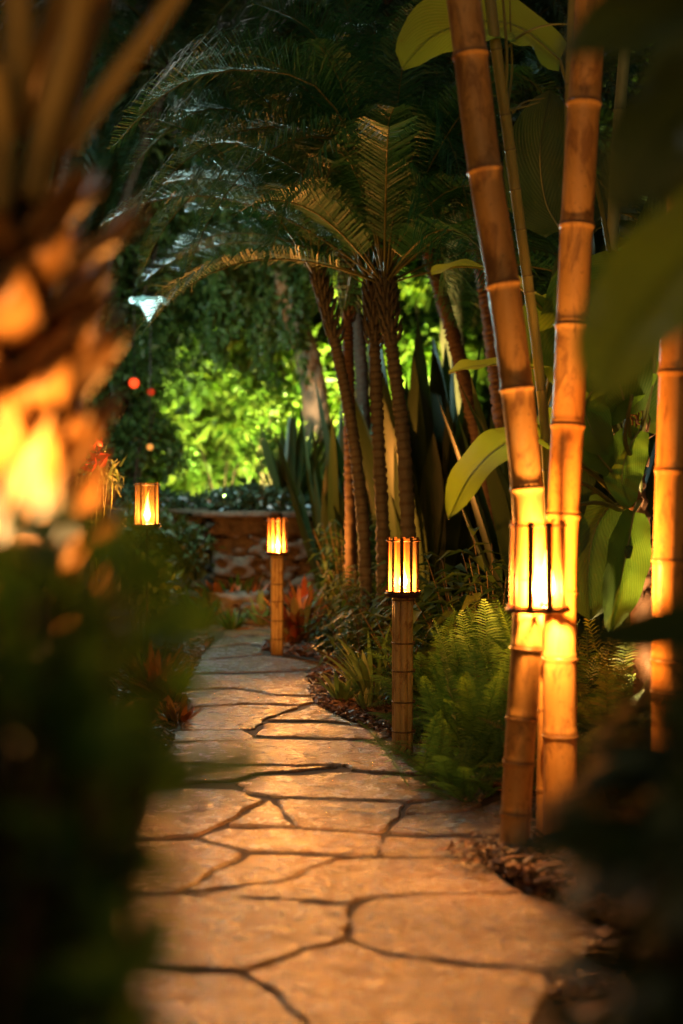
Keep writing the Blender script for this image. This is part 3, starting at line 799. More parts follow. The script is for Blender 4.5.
def palm(label, trunk_pts, r, crown=None, nf=26, L=1.7, mat=PALM, bark=BARK, heroes=(), leaflet=.40, nlf=78, g=.9, seed=1, elr=(-25, 80)):
    base = Vector(trunk_pts[0]); root = thing('palm_tree', (base.x, base.y, base.z), label, 'palm', 'slender palms behind the path')
    P = spline(trunk_pts, 120); L0 = np.linalg.norm(np.diff(P, axis=0), axis=1).sum(); n = 120
    ringn = L0/.045; s = np.linspace(0, 1, int(ringn)*4); PP = np.stack([np.interp(s, np.linspace(0, 1, n), P[:, i]) for i in range(3)], 1)
    saw = (np.arange(len(s)) % 4)/4.0
    rad = r*.66*(1.15-.25*s)*(1+.16*saw*(.6+.8*rng.random(len(s))))
    mb = MB(); tube(mb, PP, rad, 12, a=(saw < .2)*.8, wob=.34); mb.build('trunk', bark, root)
    # old leaf stubs under the crown
    top = np.array(P[-1]); c = top if crown is None else np.array(crown)
    mb = MB(); dirT = norm(P[-1]-P[-8])
    for k in range(64):
        a = k*2.4; q = P[int((119-k*1.05*.55/max(L0, .5)*2.2))] if k > 4 else top-dirT*(.02+.018*k); o = np.array([math.cos(a), math.sin(a), .9])
        tube(mb, [q, q+o*r*.9, q+o*r*.9+np.array([0, 0, .05])+o*.02], [.014, .011, .006], 6)
    mb.build('leaf_stub', bark, root)
    rs = np.random.default_rng(seed)
    for k in range(nf):
        az = k*2.39996+seed; f = (k+.5)/nf; el = R(elr[1]+(elr[0]-elr[1])*f**1.1)
        LL = L*(.8+.3*rs.random()); frond(root, frond_curve(c, az, el, LL, g*(.8+.5*rs.random())), leaflet, mat, RACHIS, r=.008, nlf=nlf, droop=.6+.5*rs.random(), width=.009 if mat is PALM else .016)
    for pts in heroes: frond(root, spline(pts, 30), leaflet*1.35, PALM, RACHIS, r=.008, nlf=110, droop=.95, bare=.14, width=.008)
    return root
heroB = [[at(384,285,9.0),at(376,215,8.9),at(345,160,8.7),at(290,128,8.5),at(220,138,8.3),at(160,185,8.2),at(118,250,8.1)],
         [at(384,285,9.0),at(372,225,8.8),at(352,165,8.5),at(328,150,8.3),at(300,175,8.15),at(280,225,8.1),at(268,262,8.1)],
         [at(386,285,9.0),at(384,215,8.9),at(372,120,8.8),at(374,50,8.7),at(376,-30,8.7)],
         [at(388,285,9.0),at(398,215,8.8),at(415,150,8.6),at(438,125,8.5),at(458,165,8.4),at(472,230,8.4)],
         [at(388,285,9.0),at(402,205,8.9),at(432,120,8.8),at(480,70,8.8),at(530,80,8.8),at(565,130,8.8)],
         [at(384,285,9.0),at(368,200,8.8),at(330,120,8.5),at(270,60,8.3),at(200,60,8.2),at(140,110,8.1)],
         [at(386,285,9.0),at(380,190,8.8),at(355,100,8.6),at(310,30,8.4),at(250,0,8.3)],
         [at(384,285,9.0),at(370,200,8.7),at(335,140,8.4),at(270,150,8.1),at(215,210,8),at(180,290,7.95)],
         [at(386,285,9.0),at(392,225,8.7),at(405,185,8.5),at(425,190,8.4),at(440,240,8.3),at(446,290,8.3)],
         [at(384,285,9.0),at(366,180,8.6),at(320,90,8.2),at(240,70,8.0),at(170,90,7.9),at(110,150,7.9)],
         [at(388,285,9.0),at(396,190,9),at(410,100,9.1),at(440,20,9.2)]]
palm('tallest front palm with bent ringed trunk and long arching fronds', [at(408,640,9.0),at(409,560,9.0),at(404,450,9.0),at(396,380,9.0),at(388,320,9.0),at(384,285,9.0)], .062, nf=28, L=1.9, heroes=heroB, seed=4, elr=(14, 84))
palm('straight palm trunk touching the tallest front palm', [at(383,640,9.25),at(383,540,9.25),at(378,430,9.25),at(374,340,9.25),at(372,290,9.25)], .058, nf=22, L=1.7, seed=5, elr=(34, 82))
palm('palm with trunk leaning left over the bed, left of the twin trunks',
     [at(367,640,9.5),at(364,540,9.5),at(355,450,9.5),at(343,380,9.5),at(330,325,9.5),at(316,278,9.5)], .055, nf=18, L=1.6, seed=8, elr=(42, 80),
     heroes=[[at(316,278,9.5),at(300,225,9.4),at(262,180,9.2),at(215,180,9.1),at(170,220,9.0),at(140,275,9.0)],
             [at(316,278,9.5),at(305,215,9.4),at(280,140,9.2),at(232,110,9.0),at(180,120,8.9),at(120,180,8.9)]])
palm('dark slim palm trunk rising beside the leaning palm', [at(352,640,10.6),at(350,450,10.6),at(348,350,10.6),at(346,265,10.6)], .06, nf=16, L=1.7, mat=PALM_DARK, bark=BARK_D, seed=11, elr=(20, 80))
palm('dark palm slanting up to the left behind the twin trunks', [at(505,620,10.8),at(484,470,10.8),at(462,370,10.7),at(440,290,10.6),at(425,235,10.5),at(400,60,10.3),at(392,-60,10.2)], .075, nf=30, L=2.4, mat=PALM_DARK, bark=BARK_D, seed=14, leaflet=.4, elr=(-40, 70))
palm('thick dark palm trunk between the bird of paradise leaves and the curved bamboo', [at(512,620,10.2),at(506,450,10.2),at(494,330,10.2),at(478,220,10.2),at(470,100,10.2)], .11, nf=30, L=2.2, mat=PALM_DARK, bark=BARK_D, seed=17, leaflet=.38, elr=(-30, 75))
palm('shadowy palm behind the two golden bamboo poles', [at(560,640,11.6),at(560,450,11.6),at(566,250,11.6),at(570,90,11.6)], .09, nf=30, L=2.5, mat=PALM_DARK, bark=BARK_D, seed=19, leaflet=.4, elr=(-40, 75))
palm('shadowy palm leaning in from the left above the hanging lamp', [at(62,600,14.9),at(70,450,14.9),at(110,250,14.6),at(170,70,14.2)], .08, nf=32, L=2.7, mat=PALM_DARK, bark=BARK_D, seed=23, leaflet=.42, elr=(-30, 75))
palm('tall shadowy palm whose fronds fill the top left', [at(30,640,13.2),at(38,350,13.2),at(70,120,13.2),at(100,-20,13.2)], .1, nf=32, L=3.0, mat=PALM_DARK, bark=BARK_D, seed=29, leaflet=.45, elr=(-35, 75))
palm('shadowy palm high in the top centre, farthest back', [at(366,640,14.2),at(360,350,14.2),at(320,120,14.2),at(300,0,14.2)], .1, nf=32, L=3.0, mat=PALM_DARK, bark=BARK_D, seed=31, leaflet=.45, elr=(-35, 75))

# ================================================================ BACKGROUND TREES
def tree(name, label, base, h, cr, crown_c, n, L, W, mat, bark, tr=.12, group=None, lean=None, nclump=None, cat='tree', droop=0, rclump=.35):
    base = Vector(base); root = thing(name, base, label, cat, group)
    mb = MB(); top = Vector(crown_c)
    mid = base.lerp(top, .5)+Vector((lean or 0, 0, 0))
    tube(mb, spline([base, mid, top], 14), np.linspace(tr, tr*.4, 14), 10, wob=.15)
    for k in range(7):
        a = random.uniform(0, 6.28); s = mid.lerp(top, random.uniform(0, .9)); e = top+Vector((math.cos(a)*cr[0]*.7, math.sin(a)*cr[1]*.7, random.uniform(-.4, .6)*cr[2]))
        tube(mb, spline([s, s.lerp(e, .5)+Vector((0, 0, .15)), e], 8), np.linspace(tr*.4, tr*.08, 8), 6, wob=.1)
    mb.build('trunk', bark, root)
    V, F = clumpy_crown(crown_c, cr, n, L, W, nclump=nclump, droop=droop, rclump=rclump)
    put(np_mesh('crown', V-np.array(base), F), mat, 'crown', parent=root)
    return root
T0 = .9
def tb(px, Y, z=T0): v = at(px, 0, Y); v.z = z; return v
TG = 'trees behind the wall'
tree('shade_tree', 'dark small-leaved tree around the hanging white lamp', tb(120, 16.5), 5, (1.6, 1.1, 1.9), at(120, 340, 16.5), 11000, .13, .07, BG_LEAF, BARK_D, group=TG)
tree('shade_tree', 'dark leafy tree just right of the hanging white lamp', tb(215, 17.2), 5, (1.3, 1.0, 1.3), at(215, 235, 17.8), 8000, .15, .08, BG_LEAF, BARK_D, group=TG)
tree('shade_tree', 'broad dark tree filling the gap above the lit shrubs', tb(345, 20.0), 7, (3.6, 1.6, 2.2), at(300, 130, 19.5), 13000, .24, .14, BG_LEAF, BARK_D, tr=.18, group=TG)
tree('shade_tree', 'tall dark tree behind the two golden bamboo poles', tb(590, 18.5), 7, (2.6, 1.6, 3.4), at(590, 200, 18.5), 13000, .24, .14, BG_LEAF, BARK_D, tr=.18, group=TG)
tree('shade_tree', 'tall dark tree at the far top left', tb(20, 19.0), 7, (2.8, 1.4, 3.6), at(30, 200, 19.0), 13000, .24, .14, BG_LEAF, BARK_D, tr=.18, group=TG)
tree('shade_tree', 'dark tree crown over the dark palm trunks', tb(455, 19.0), 7, (2.4, 1.4, 2.4), at(460, 190, 19.2), 11000, .24, .14, BG_LEAF, BARK_D, tr=.18, group=TG)
# pale trunk lit from below, draped with hanging leaves
b = tb(322, 15.6); root = thing('draped_tree', b, 'pale curved tree trunk draped in hanging leaves between lit shrubs', 'tree')
mb = MB(); tube(mb, spline([b, at(318, 440, 15.6), at(314, 390, 15.6), at(304, 345, 15.6), at(286, 290, 15.6), at(285, 200, 15.6), at(270, 100, 15.7)], 40), np.linspace(.17, .10, 40), 14, wob=.16); mb.build('trunk', BARK_P, root)
Vs, Fs, o_ = [], [], 0
for k in range(46):
    px = rng.normal(262, 30); topy = rng.uniform(150, 300); ln = rng.uniform(40, 100)
    Yk = rng.uniform(14.7, 16.0); n = int(ln*1.0)
    yy = np.linspace(topy, topy+ln, n); C = np.array([at(px+rng.normal()*3+3*math.sin(q*.05), q, Yk) for q in yy])
    V, F = leaf_cards(C, norm(rng.normal(size=(n, 3))*.6+np.array([0, 0, -.8])), rdir(n, .3), .11*(.7+.6*rng.random(n)), .055)
    Vs.append(V); Fs.append(F+o_); o_ += len(V)
V, F = clumpy_crown(at(268, 175, 15.6), (1.3, .9, 1.1), 6000, .15, .08); Vs.append(V); Fs.append(F+o_)
put(np_mesh('crown', np.vstack(Vs)-np.array(b), np.vstack(Fs)), BG_LEAF, 'crown', parent=root)
b = tb(452, 16.2); root = thing('pale_tree', b, 'pale bare trunk glowing between the dark palm trunks', 'tree')
mb = MB(); tube(mb, spline([b, at(454, 380, 16.2), at(452, 300, 16.2), at(458, 230, 16.2), at(470, 60, 16.4)], 30), np.linspace(.16, .10, 30), 14, wob=.16); mb.build('trunk', BARK_M, root)
V, F = clumpy_crown(at(480, 90, 16.6), (1.6, 1.0, 1.2), 5000, .18, .1); put(np_mesh('crown', V-np.array(b), F), BG_LEAF, 'crown', parent=root)

# lit shrubs
def shrub(label, c, r, n, L, W, mat, name='shrub', cat='shrub', group=None, nclump=None, z0=None, up=0, droop=0, rclump=.35):
    c = Vector(c); base = Vector((c.x, c.y, c.z-r[2] if z0 is None else z0)); root = thing(name, base, label, cat, group)
    mb = MB()
    for k in range(7):
        a = random.uniform(0, 6.28); e = c+Vector((math.cos(a)*r[0]*.6, math.sin(a)*r[1]*.6, random.uniform(-.2, .6)*r[2]))
        tube(mb, spline([base+Vector((math.cos(a)*.03, math.sin(a)*.03, 0)), base.lerp(e, .5)+Vector((0, 0, .05)), e], 7), np.linspace(.012, .004, 7)*max(1, r[2]), 5)
    mb.build('stem', BARK_D, root)
    V, F = clumpy_crown(c, r, n, L, W, nclump=nclump, droop=droop, rclump=rclump); put(np_mesh('foliage', V-np.array(base), F), mat, 'foliage', parent=root)
    return root
LG = 'shrubs lit by the garden floodlights'
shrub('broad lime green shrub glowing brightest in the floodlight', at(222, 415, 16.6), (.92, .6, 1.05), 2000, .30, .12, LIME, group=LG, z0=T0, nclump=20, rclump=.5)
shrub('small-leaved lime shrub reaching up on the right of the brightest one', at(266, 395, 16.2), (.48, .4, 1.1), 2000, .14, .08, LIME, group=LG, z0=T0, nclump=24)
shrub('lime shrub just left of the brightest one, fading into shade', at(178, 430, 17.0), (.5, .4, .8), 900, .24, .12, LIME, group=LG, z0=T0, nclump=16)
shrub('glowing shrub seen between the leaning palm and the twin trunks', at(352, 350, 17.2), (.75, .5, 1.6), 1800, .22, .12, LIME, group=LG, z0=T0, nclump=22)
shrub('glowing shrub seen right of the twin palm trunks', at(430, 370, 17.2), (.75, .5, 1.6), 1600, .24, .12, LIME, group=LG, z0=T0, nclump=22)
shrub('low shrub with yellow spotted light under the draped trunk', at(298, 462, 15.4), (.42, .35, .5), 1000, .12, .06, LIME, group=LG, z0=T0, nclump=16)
shrub('dark shrub with fine leaves behind the red lanterns', at(130, 430, 15.6), (.7, .5, .9), 3500, .10, .06, BG_LEAF, group='dark shrubs behind the wall', z0=T0)
# dark strap-leaved clumps in silhouette
def strap_clump(label, base, n, L, W, mat, name='strap_leaf_plant', cat='plant', group=None, spread=.5, arch=.5, segs=7, rad=.06, stiff=None):
    base = Vector(base); Vs, Fs, o_ = [], [], 0; UVs = []
    for k in range(n):
        a = random.uniform(0, 6.28); sp = spread*random.uniform(.15, 1); l = L*random.uniform(.6, 1.1)
        d = Vector((math.cos(a)*sp, math.sin(a)*sp, 1)).normalized(); p = Vector((math.cos(a), math.sin(a), 0))*rad*random.random()
        sd = Vector((-math.sin(a+random.uniform(-.5, .5)), math.cos(a), 0)).normalized(); wv = W*random.uniform(.7, 1.15)
        for i in range(segs+1):
            t = i/segs; wd = wv*(math.sin(math.pi*min(1, t*.9+.1))**.7 if t < 1 else .02)*.5
            U = d.cross(sd)
            Vs += [tuple(p-sd*wd+U*(-wd*.35)), tuple(p), tuple(p+sd*wd+U*(-wd*.35))]
            UVs += [(-1, t*l), (0, t*l), (1, t*l)]
            if i < segs:
                q = o_+i*3; Fs += [(q, q+1, q+4, q+3), (q+1, q+2, q+5, q+4)]
            d = (d+Vector((0, 0, -arch*(.3+t)*l/segs*1.6))).normalized(); p = p+d*l/segs
        o_ += (segs+1)*3
    o = put(np_mesh(name, np.array(Vs), Fs, True, UVs), mat, name); o.location = base
    return tag(o, label, cat, group)
SG = 'dark strap-leaved clumps in silhouette'
for lb, px, Y, n, L, W, sp in (('dark upright broad-leaved clump right of the twin palm trunks', 425, 11.2, 22, 2.5, .26, .28), ('dark upright broad-leaved clump beside the thick dark trunk', 470, 11.6, 20, 2.4, .28, .3),
                       ('dark sword-leaved clump behind the leaning palm', 335, 12.6, 30, 2.0, .14, .45), ('dark sword-leaved clump below the draped trunk', 290, 14.3, 26, 1.2, .10, .6),
                       ('dark broad-leaved clump between the twin palm trunks and leaning palm', 372, 12.0, 18, 2.1, .24, .3),
                       ('dark sword-leaved clump behind the curved bamboo pole', 535, 9.2, 26, 1.9, .16, .4), ('dark sword-leaved clump behind the straighter bamboo pole', 590, 8.6, 26, 2.1, .18, .45)):
    b = at(px, 0, Y); b.z = 0 if Y < 13.6 else T0
    strap_clump(lb, b, n, L, W, STRAP, group=SG, spread=sp, arch=.15)
# ground cover with pale flowers on the wall top
n = 9000; C = np.stack([rng.uniform(-3.2, 1.0, n), rng.uniform(WY+.2, WY+1.6, n), np.zeros(n)], 1); C[:, 2] = .98+rng.random(n)*.22+.05*np.sin(C[:, 0]*5)
k = (C[:, 0] > x0-.1) | (C[:, 1] > WY+.8); C = C[k]; n = len(C)
V, F = leaf_cards(C, rdir(n, .3), rdir(n, .8), .075, .045)
tag(put(np_mesh('ground_cover', V, F), BLUE, 'ground_cover'), 'low ground cover with pale blue flowers along the wall top', 'ground cover', kind='stuff')

def gz(px, Y, z=0.0): v = at(px, 0, Y); v.z = z; return v
# floodlights
def flood(label, base, target, energy, color, size=95):
    root = thing('garden_floodlight', base, label, 'floodlight', 'garden floodlights')
    b = Vector(base); d = (Vector(target)-b).normalized()
    mb = MB(); tube(mb, [b, b+Vector((0, 0, .12))], .012, 8); mb.build('bracket', IRON, root)
    h = b+Vector((0, 0, .14)); mb = MB(); tube(mb, [h-d*.08, h-d*.06, h+d*.05, h+d*.05001], [.03, .055, .065, .065], 14, cap=False); mb.build('housing', IRON, root)
    spot(root, Vector((0, 0, .14))+d*.06, target, energy, color, size)
GREENY = (.95, 1.0, .28)
flood('floodlight hidden in flowers under the brightest lime shrub', tb(225, 14.9), at(224, 425, 17.0), 5600, GREENY, 84)
flood('floodlight under the glowing shrub between the palm trunks', tb(345, 15.6), at(352, 330, 17.4), 2100, GREENY, 85)
flood('floodlight under the glowing shrub right of the twin trunks', tb(405, 15.2), at(425, 340, 17.4), 1500, GREENY, 90)
flood('warm floodlight aimed at the pale draped trunk', tb(300, 14.6), at(305, 360, 15.6), 420, (1, .72, .42), 50)

flood('warm floodlight at the foot of the big-leaved plant', gz(672, 5.95), at(606, 430, 6.15), 300, (1, .66, .28), 72)
# hanging white lamp
c = at(149, 306, 12.6); root = thing('hanging_lamp', (c.x, c.y, c.z-.14), 'bright bluish white lamp hanging among the dark trees', 'lamp')
mb = MB(); tube(mb, [c+Vector((0, 0, .10)), c+Vector((0, 0, 3.2))], .006, 6); mb.build('cord', IRON, root)
mb = MB(); tube(mb, [c+Vector((0, 0, z)) for z in (.062, .07, .085, .12)], [.10, .13, .07, .02], 24); mb.build('shade', IRON, root)
WB = glow_mat('white_bulb', (.62, 1, .93), 1.5); WD = glow_mat('dim_white_bulb', (.40, .9, .8), .45)
mb = MB(); tube(mb, [c+Vector((0, 0, z)) for z in (.058, .03, .0, -.04, -.09, -.14)], [.085, .088, .078, .055, .03, .006], 20); mb.build('bulb', WB, root)
mb = MB(); lathe_ring(mb, (c.x, c.y), .150, c.z+.05, .016, a=0); mb.build('glass_rim', WD, root)
for k in range(6):
    q = c+Vector((math.cos(k*1.047+.3)*.15, math.sin(k*1.047+.3)*.15, .045)); mb = MB(); th = np.linspace(-1.5, 1.5, 7); tube(mb, [q+Vector((0, 0, .03*math.sin(t))) for t in th], [.03*math.cos(t)+.001 for t in th], 10); mb.build('globe', WB if k % 2 else WD, root)
point(root, (0, 0, -.22), 170, (.6, 1, .92), .12)
# little red and amber lanterns
for lb, px, py, Y, col, s, r in (('small red lantern glowing in the dark trees, the larger of two', 134, 383, 14.3, (1, .07, .015), 1.3, .055), ('smaller dim red lantern beside the larger red one', 151, 392, 14.5, (1, .07, .015), .35, .04), ('small amber lantern above the stake torch', 150, 447, 14.0, (1, .36, .06), .7, .035)):
    c = at(px, py, Y); root = thing('globe_lantern', (c.x, c.y, c.z-r), lb, 'lantern', 'small coloured lanterns')
    mb = MB(); tube(mb, [c+Vector((0, 0, r*.9)), c+Vector((0, 0, 1.5))], .004, 5); mb.build('cord', IRON, root)
    mb = MB(); tube(mb, [c+Vector((0, 0, r*q)) for q in (.85, 1.0, 1.12)], [r*.55, r*.5, r*.15], 12); mb.build('cap', IRON, root)
    th = np.linspace(-1.4, 1.1, 9); mb = MB(); tube(mb, [c+Vector((0, 0, r*math.sin(t))) for t in th], [r*math.cos(t) for t in th], 14); mb.build('globe', glow_mat('globe_'+str(px), col, s), root)
    point(root, (0, 0, r), 2.0, col, .04)

# ================================================================ BED PLANTS
def fern(label, base, n, L, mat, group='ferns in the bed by the bamboo', spread=1.0, leanx=0):
    base = Vector(base); Vs, Fs, o_ = [], [], 0
    for k in range(int(n*1.9)):
        az = k*2.4+random.random()*.4; el = R(random.uniform(20, 82)); l = 1.1*L*random.uniform(.45, 1.1)
        P = frond_curve((random.gauss(0, .09)*spread, random.gauss(0, .09)*spread, 0), az, el, l, g=2.2*(.5/ max(l, .2))*.8, n=16)
        V, F = frond_mesh(P, l*.15, nlf=46, bare=.08, droop=.35, width=l*.0105, sweep=.3, vshape=.15)
        Vs.append(V); Fs.append(F+o_); o_ += len(V)
        mb = MB(); tube(mb, P, np.linspace(.0025, .0008, len(P)), 4); V = np.concatenate(mb.V); 
        fq = np.array([f for f in mb.F if len(f) == 4]); fq = np.vstack([fq[:, [0, 1, 2]], fq[:, [0, 2, 3]]]); Vs.append(V); Fs.append(fq+o_); o_ += len(V)
    o = put(np_mesh('fern', np.vstack(Vs), np.vstack(Fs), False), mat, 'fern', loc=base); return tag(o, label, 'fern', group)
for lb, px, Y, n, L, m in (('bright green fern spilling over the mulch nearest the post torch', 458, 6.7, 34, .40, FERN),
    ('fern clump just left of the curved bamboo foot', 486, 6.0, 36, .50, FERN), ('taller fern behind the other left-hand ferns', 474, 7.2, 38, .56, FERN),
    ('fern at the back beside the palm trunk', 440, 8.0, 34, .58, FERN), ('fern directly behind the curved bamboo pole', 515, 6.9, 36, .64, FERN),
    ('small low fern at the edge of the mulch', 470, 5.65, 22, .32, FERN),
    ('yellowing fern right of the straighter bamboo pole', 598, 6.2, 40, .66, FERN_Y), ('yellow green fern beside the right edge bamboo', 632, 6.6, 40, .70, FERN_Y), ('low fern at the foot of the straighter pole', 600, 5.5, 34, .48, FERN_Y),
    ('fern behind the spindly bamboo pole', 556, 6.8, 34, .66, FERN)):
    fern(lb, gz(px, Y), n, L, m)
# spider plants
for lb, px, py, n, L in (('large spider plant with long pale blades left of the post torch', 372, 706, 36, .50), ('low spider plant at the tip of the mulch bed', 342, 704, 22, .26), ('small spider plant in front of the larger one', 366, 712, 12, .16)):
    strap_clump(lb, onground(px, py), n, L, .036, SPIDER, 'spider_plant', 'plant', 'spider plants', spread=.95, arch=1.7 if L > .3 else 3.2, rad=.03)
# leafy plants with stalks between palms and ferns
def stalk_plant(label, base, n, h, L, W, mat, group='leafy bed plants', cat='plant', name='leafy_plant', spread=.35, droop=.7):
    base = Vector(base); root = thing(name, base, label, cat, group); mb = MB(); C, D, NN, LL = [], [], [], []
    for k in range(n):
        a = random.uniform(0, 6.28); s = spread*random.random(); hh = h*random.uniform(.45, 1.05); e = Vector((math.cos(a)*s, math.sin(a)*s, hh))
        P = spline([Vector((0, 0, 0)), e*.5+Vector((0, 0, hh*.1)), e], 8); tube(mb, P+np.array(base), np.linspace(.006, .002, 8), 5)
        for j in range(13):
            t = .15+.85*j/12; p = P[min(7, int(t*7))]; b2 = a+j*2.2; d = np.array([math.cos(b2), math.sin(b2), .45-droop*random.random()])
            C.append(p); D.append(d); NN.append([d[0]*-.3, d[1]*-.3, 1]); LL.append(L*random.uniform(.6, 1.15))
    mb.build('stem', REDSTEM, root); LL = np.array(LL)
    V, F = leaf_cards(np.array(C), np.array(D), np.array(NN), LL, LL*W/L, curl=.3); put(np_mesh('foliage', V, F), mat, 'foliage', parent=root); return root
for lb, px, Y, n, h, L, W, m in (('leafy plant with drooping broad leaves behind the ferns', 462, 8.0, 12, .85, .26, .09, HERB), ('red-stemmed leafy plant just behind the big lantern', 495, 7.6, 9, .95, .22, .07, HERB),
    ('leafy plant in the shade of the twin palm trunks', 432, 8.6, 12, .8, .24, .08, HERB), ('dark leafy plant under the leaning palm', 366, 9.3, 24, .62, .16, .035, HERB),
    ('bushy narrow-leaved plant between the two post torches', 354, 9.9, 34, .7, .17, .03, HERB), ('narrow-leaved plant close behind the spider plants', 362, 9.0, 24, .42, .14, .03, HERB),
    ('taller narrow-leaved plant under the wall beside the far torch', 345, 11.4, 34, 1.0, .2, .04, HERB), ('low bushy plant at the foot of the far torch', 326, 10.4, 26, .32, .10, .03, HERB),
    ('leafy plant filling the bed left of the twin trunks', 388, 9.1, 22, .7, .17, .04, HERB), ('leafy plant behind the post torch', 404, 8.0, 20, .55, .15, .045, HERB)):
    stalk_plant(lb, gz(px, Y), n, h, L, W, m)
# croton / bromeliad clumps
for lb, px, py, n, L, W, m, ar in (('orange and cream croton in front of the stone wall', 222, 622, 44, .46, .075, CROTON, 1.6), ('red-edged croton right of the orange one by the wall', 248, 622, 36, .42, .07, CROTON, 1.8), ('green leafy rosette left of the wall crotons', 200, 626, 36, .40, .05, HERB, 1.6),
    ('yellow green plant at the foot of the wall between the crotons and the torch', 262, 626, 40, .34, .045, SPIDER, 1.8), ('low green plant spilling on the path end before the wall', 232, 630, 50, .22, .035, HERB, 2.6), ('tall green rosette against the wall behind the crotons', 236, 615, 40, .55, .06, HERB, 1.0),
    ('large red and cream bromeliad on the left bed behind the path edge', 152, 700, 44, .36, .055, CROTON, 1.9), ('rust red plant beside the far torch post', 296, 640, 44, .52, .08, RUST, 1.3), ('second rust red plant behind the first', 308, 632, 36, .5, .08, RUST, 1.3), ('small orange plant low by the far torch', 290, 645, 16, .18, .06, RUST, 2),
    ('dark red and green bromeliad at the left path edge', 168, 702, 34, .28, .05, CROTON, 2.2), ('green bromeliad behind the dark red one at the left path edge', 150, 692, 34, .3, .045, HERB, 2.0), ('low dark bromeliad nearest on the left path edge', 178, 722, 22, .16, .04, CROTON, 2.6)):
    strap_clump(lb, onground(px, py), n, L, W, m, 'bromeliad' if 'brom' in lb else 'croton' if 'croton' in lb else 'bedding_plant', 'plant', 'colourful bedding plants', spread=1.1, arch=ar, rad=.05)
# red flower spray and curly plant left of the stake torch
b = gz(92, 8.0); b = gz(84, 8.6); root = thing('flower_plant', b, 'plant with a red flower spray left of the stake torch', 'plant')
mb = MB(); C, D = [], []
for k in range(8):
    e = at(78+k*5, 462+random.randint(-8, 14), 8.0+random.uniform(-.1, .1)); tube(mb, spline([b, b.lerp(e, .6)+Vector((random.uniform(-.05, .05), 0, .1)), e], 10), np.linspace(.008, .003, 10), 5)
mb.build('stem', STEM, root)
n = 26; e0 = at(94, 458, 8.0); C = np.array(e0)+rng.normal(size=(n, 3))*.035; V, F = leaf_cards(C, rdir(n, .2), rdir(n), .09, .035); 
m_, nt_, o2_ = new_mat('red_petal'); nt_.links.new(principled(nt_, (.6, .04, .03), .4).outputs[0], o2_.inputs[0])
put(np_mesh('flower', V-np.array(b), F), m_, 'flower', parent=root)
n = 240; C = np.array(at(94, 480, 8.6))+rng.normal(size=(n, 3))*np.array([.07, .08, .05]); V, F = leaf_cards(C, rdir(n, .2), rdir(n), .10, .018, curl=.6); put(np_mesh('foliage', V-np.array(b), F), SPIDER, 'foliage', parent=root)
shrub('dark mid-height shrub under the stake torch', at(85, 650, 7.6), (.32, .3, .25), 2200, .11, .05, HERB, group='dark shrubs left of the path', z0=0)
shrub('dark shrub at the left edge beyond the near leaves', at(10, 570, 8.6), (.4, .4, .55), 3000, .13, .06, HERB, group='dark shrubs left of the path', z0=0)
shrub('added dark shrub that keeps the set-back wall dark', at(160, 560, 13.0), (.42, .35, .42), 3500, .10, .05, STRAP, group='dark shrubs left of the path', z0=0)  # added shrub, stands in for the darkness at the recessed wall
shrub('dark shrub below the shadowed wall', at(140, 590, 10.8), (.28, .3, .22), 1800, .10, .05, HERB, group='dark shrubs left of the path', z0=0)
# ground rocks
for lb, px, py, Y, s in (('grey rounded rock in front of the stone wall', 240, 603, 12.9, (.6, .4, .3)), ('small grey rock under the red-edged croton', 262, 618, 12.7, (.35, .3, .2))):
    b = at(px, py, Y); b.z = 0; mb = MB(); rocky(mb, (b.x, b.y, s[2]*.45), s, 6, .08); o = mb.build('garden_rock', ROCK2, loc=b); tag(o, lb, 'rock', 'rocks by the wall')

# ================================================================ BIG-LEAVED PLANTS
def big_leaf(root, pts, width, mat, n=22, nrm=(0, -.4, 1), fold=.25, rib=.007, wave=.05, petiole=None, label=None, tear=0):
    off = np.array(parent_world(root)); P = spline(pts, n); T = norm(np.gradient(P, axis=0)); nn = np.array(nrm, float)
    S = norm(np.cross(T, nn)); U = norm(np.cross(S, T)); t = np.linspace(0, 1, n)
    prof = np.clip(np.sin(np.pi*np.clip(t*.93+.07, 0, 1))**.55, .0, 1); prof[-1] = .03; w_ = width*.5*prof
    cols = [-1, -.66, -.33, 0, .33, .66, 1]; V, UV = [], []
    ph = random.random()*6; Lm = np.linalg.norm(P[-1]-P[0])
    for i in range(n):
        for c in cols:
            wv = wave*width*abs(c)**2*math.sin(t[i]*19+ph+c*2)
            V.append(P[i]+S[i]*w_[i]*c+U[i]*(fold*w_[i]*(abs(c)-.35*c*c)+wv)); UV.append((c, t[i]*Lm))
    k = len(cols); F = [(i*k+j, i*k+j+1, (i+1)*k+j+1, (i+1)*k+j) for i in range(n-1) for j in range(k-1)]
    o = put(np_mesh('leaf', np.array(V)-off, F, True, UV), mat, 'leaf', parent=root)
    if label: o['label'] = label
    mb = MB(); tube(mb, P-U*.003, np.linspace(rib, rib*.3, n), 6); put(np_mesh('midrib', np.concatenate(mb.V)-off, mb.F), MIDRIB, 'midrib', parent=o)
    if petiole is not None:
        mb = MB(); q = spline(list(petiole)+[P[0]], 16); tube(mb, q, np.linspace(rib*2.0, rib, 16), 8); put(np_mesh('petiole', np.concatenate(mb.V)-off, mb.F), STEM, 'petiole', parent=root)
    return o
b = gz(652, 6.2); root = thing('banana_plant', b, 'big-leaved plant with a reddish fibrous trunk right of the golden bamboo', 'plant', 'big-leaved tropical plants')
mb = MB(); tube(mb, spline([b, at(640, 600, 6.2), at(641, 540, 6.2), at(634, 480, 6.2), at(624, 440, 6.2)], 60), .045*(1.1-.3*np.linspace(0, 1, 60))*(1+.25*(np.arange(60) % 4)/4), 12, wob=.35); mb.build('trunk', BARK_R, root)
mb = MB()
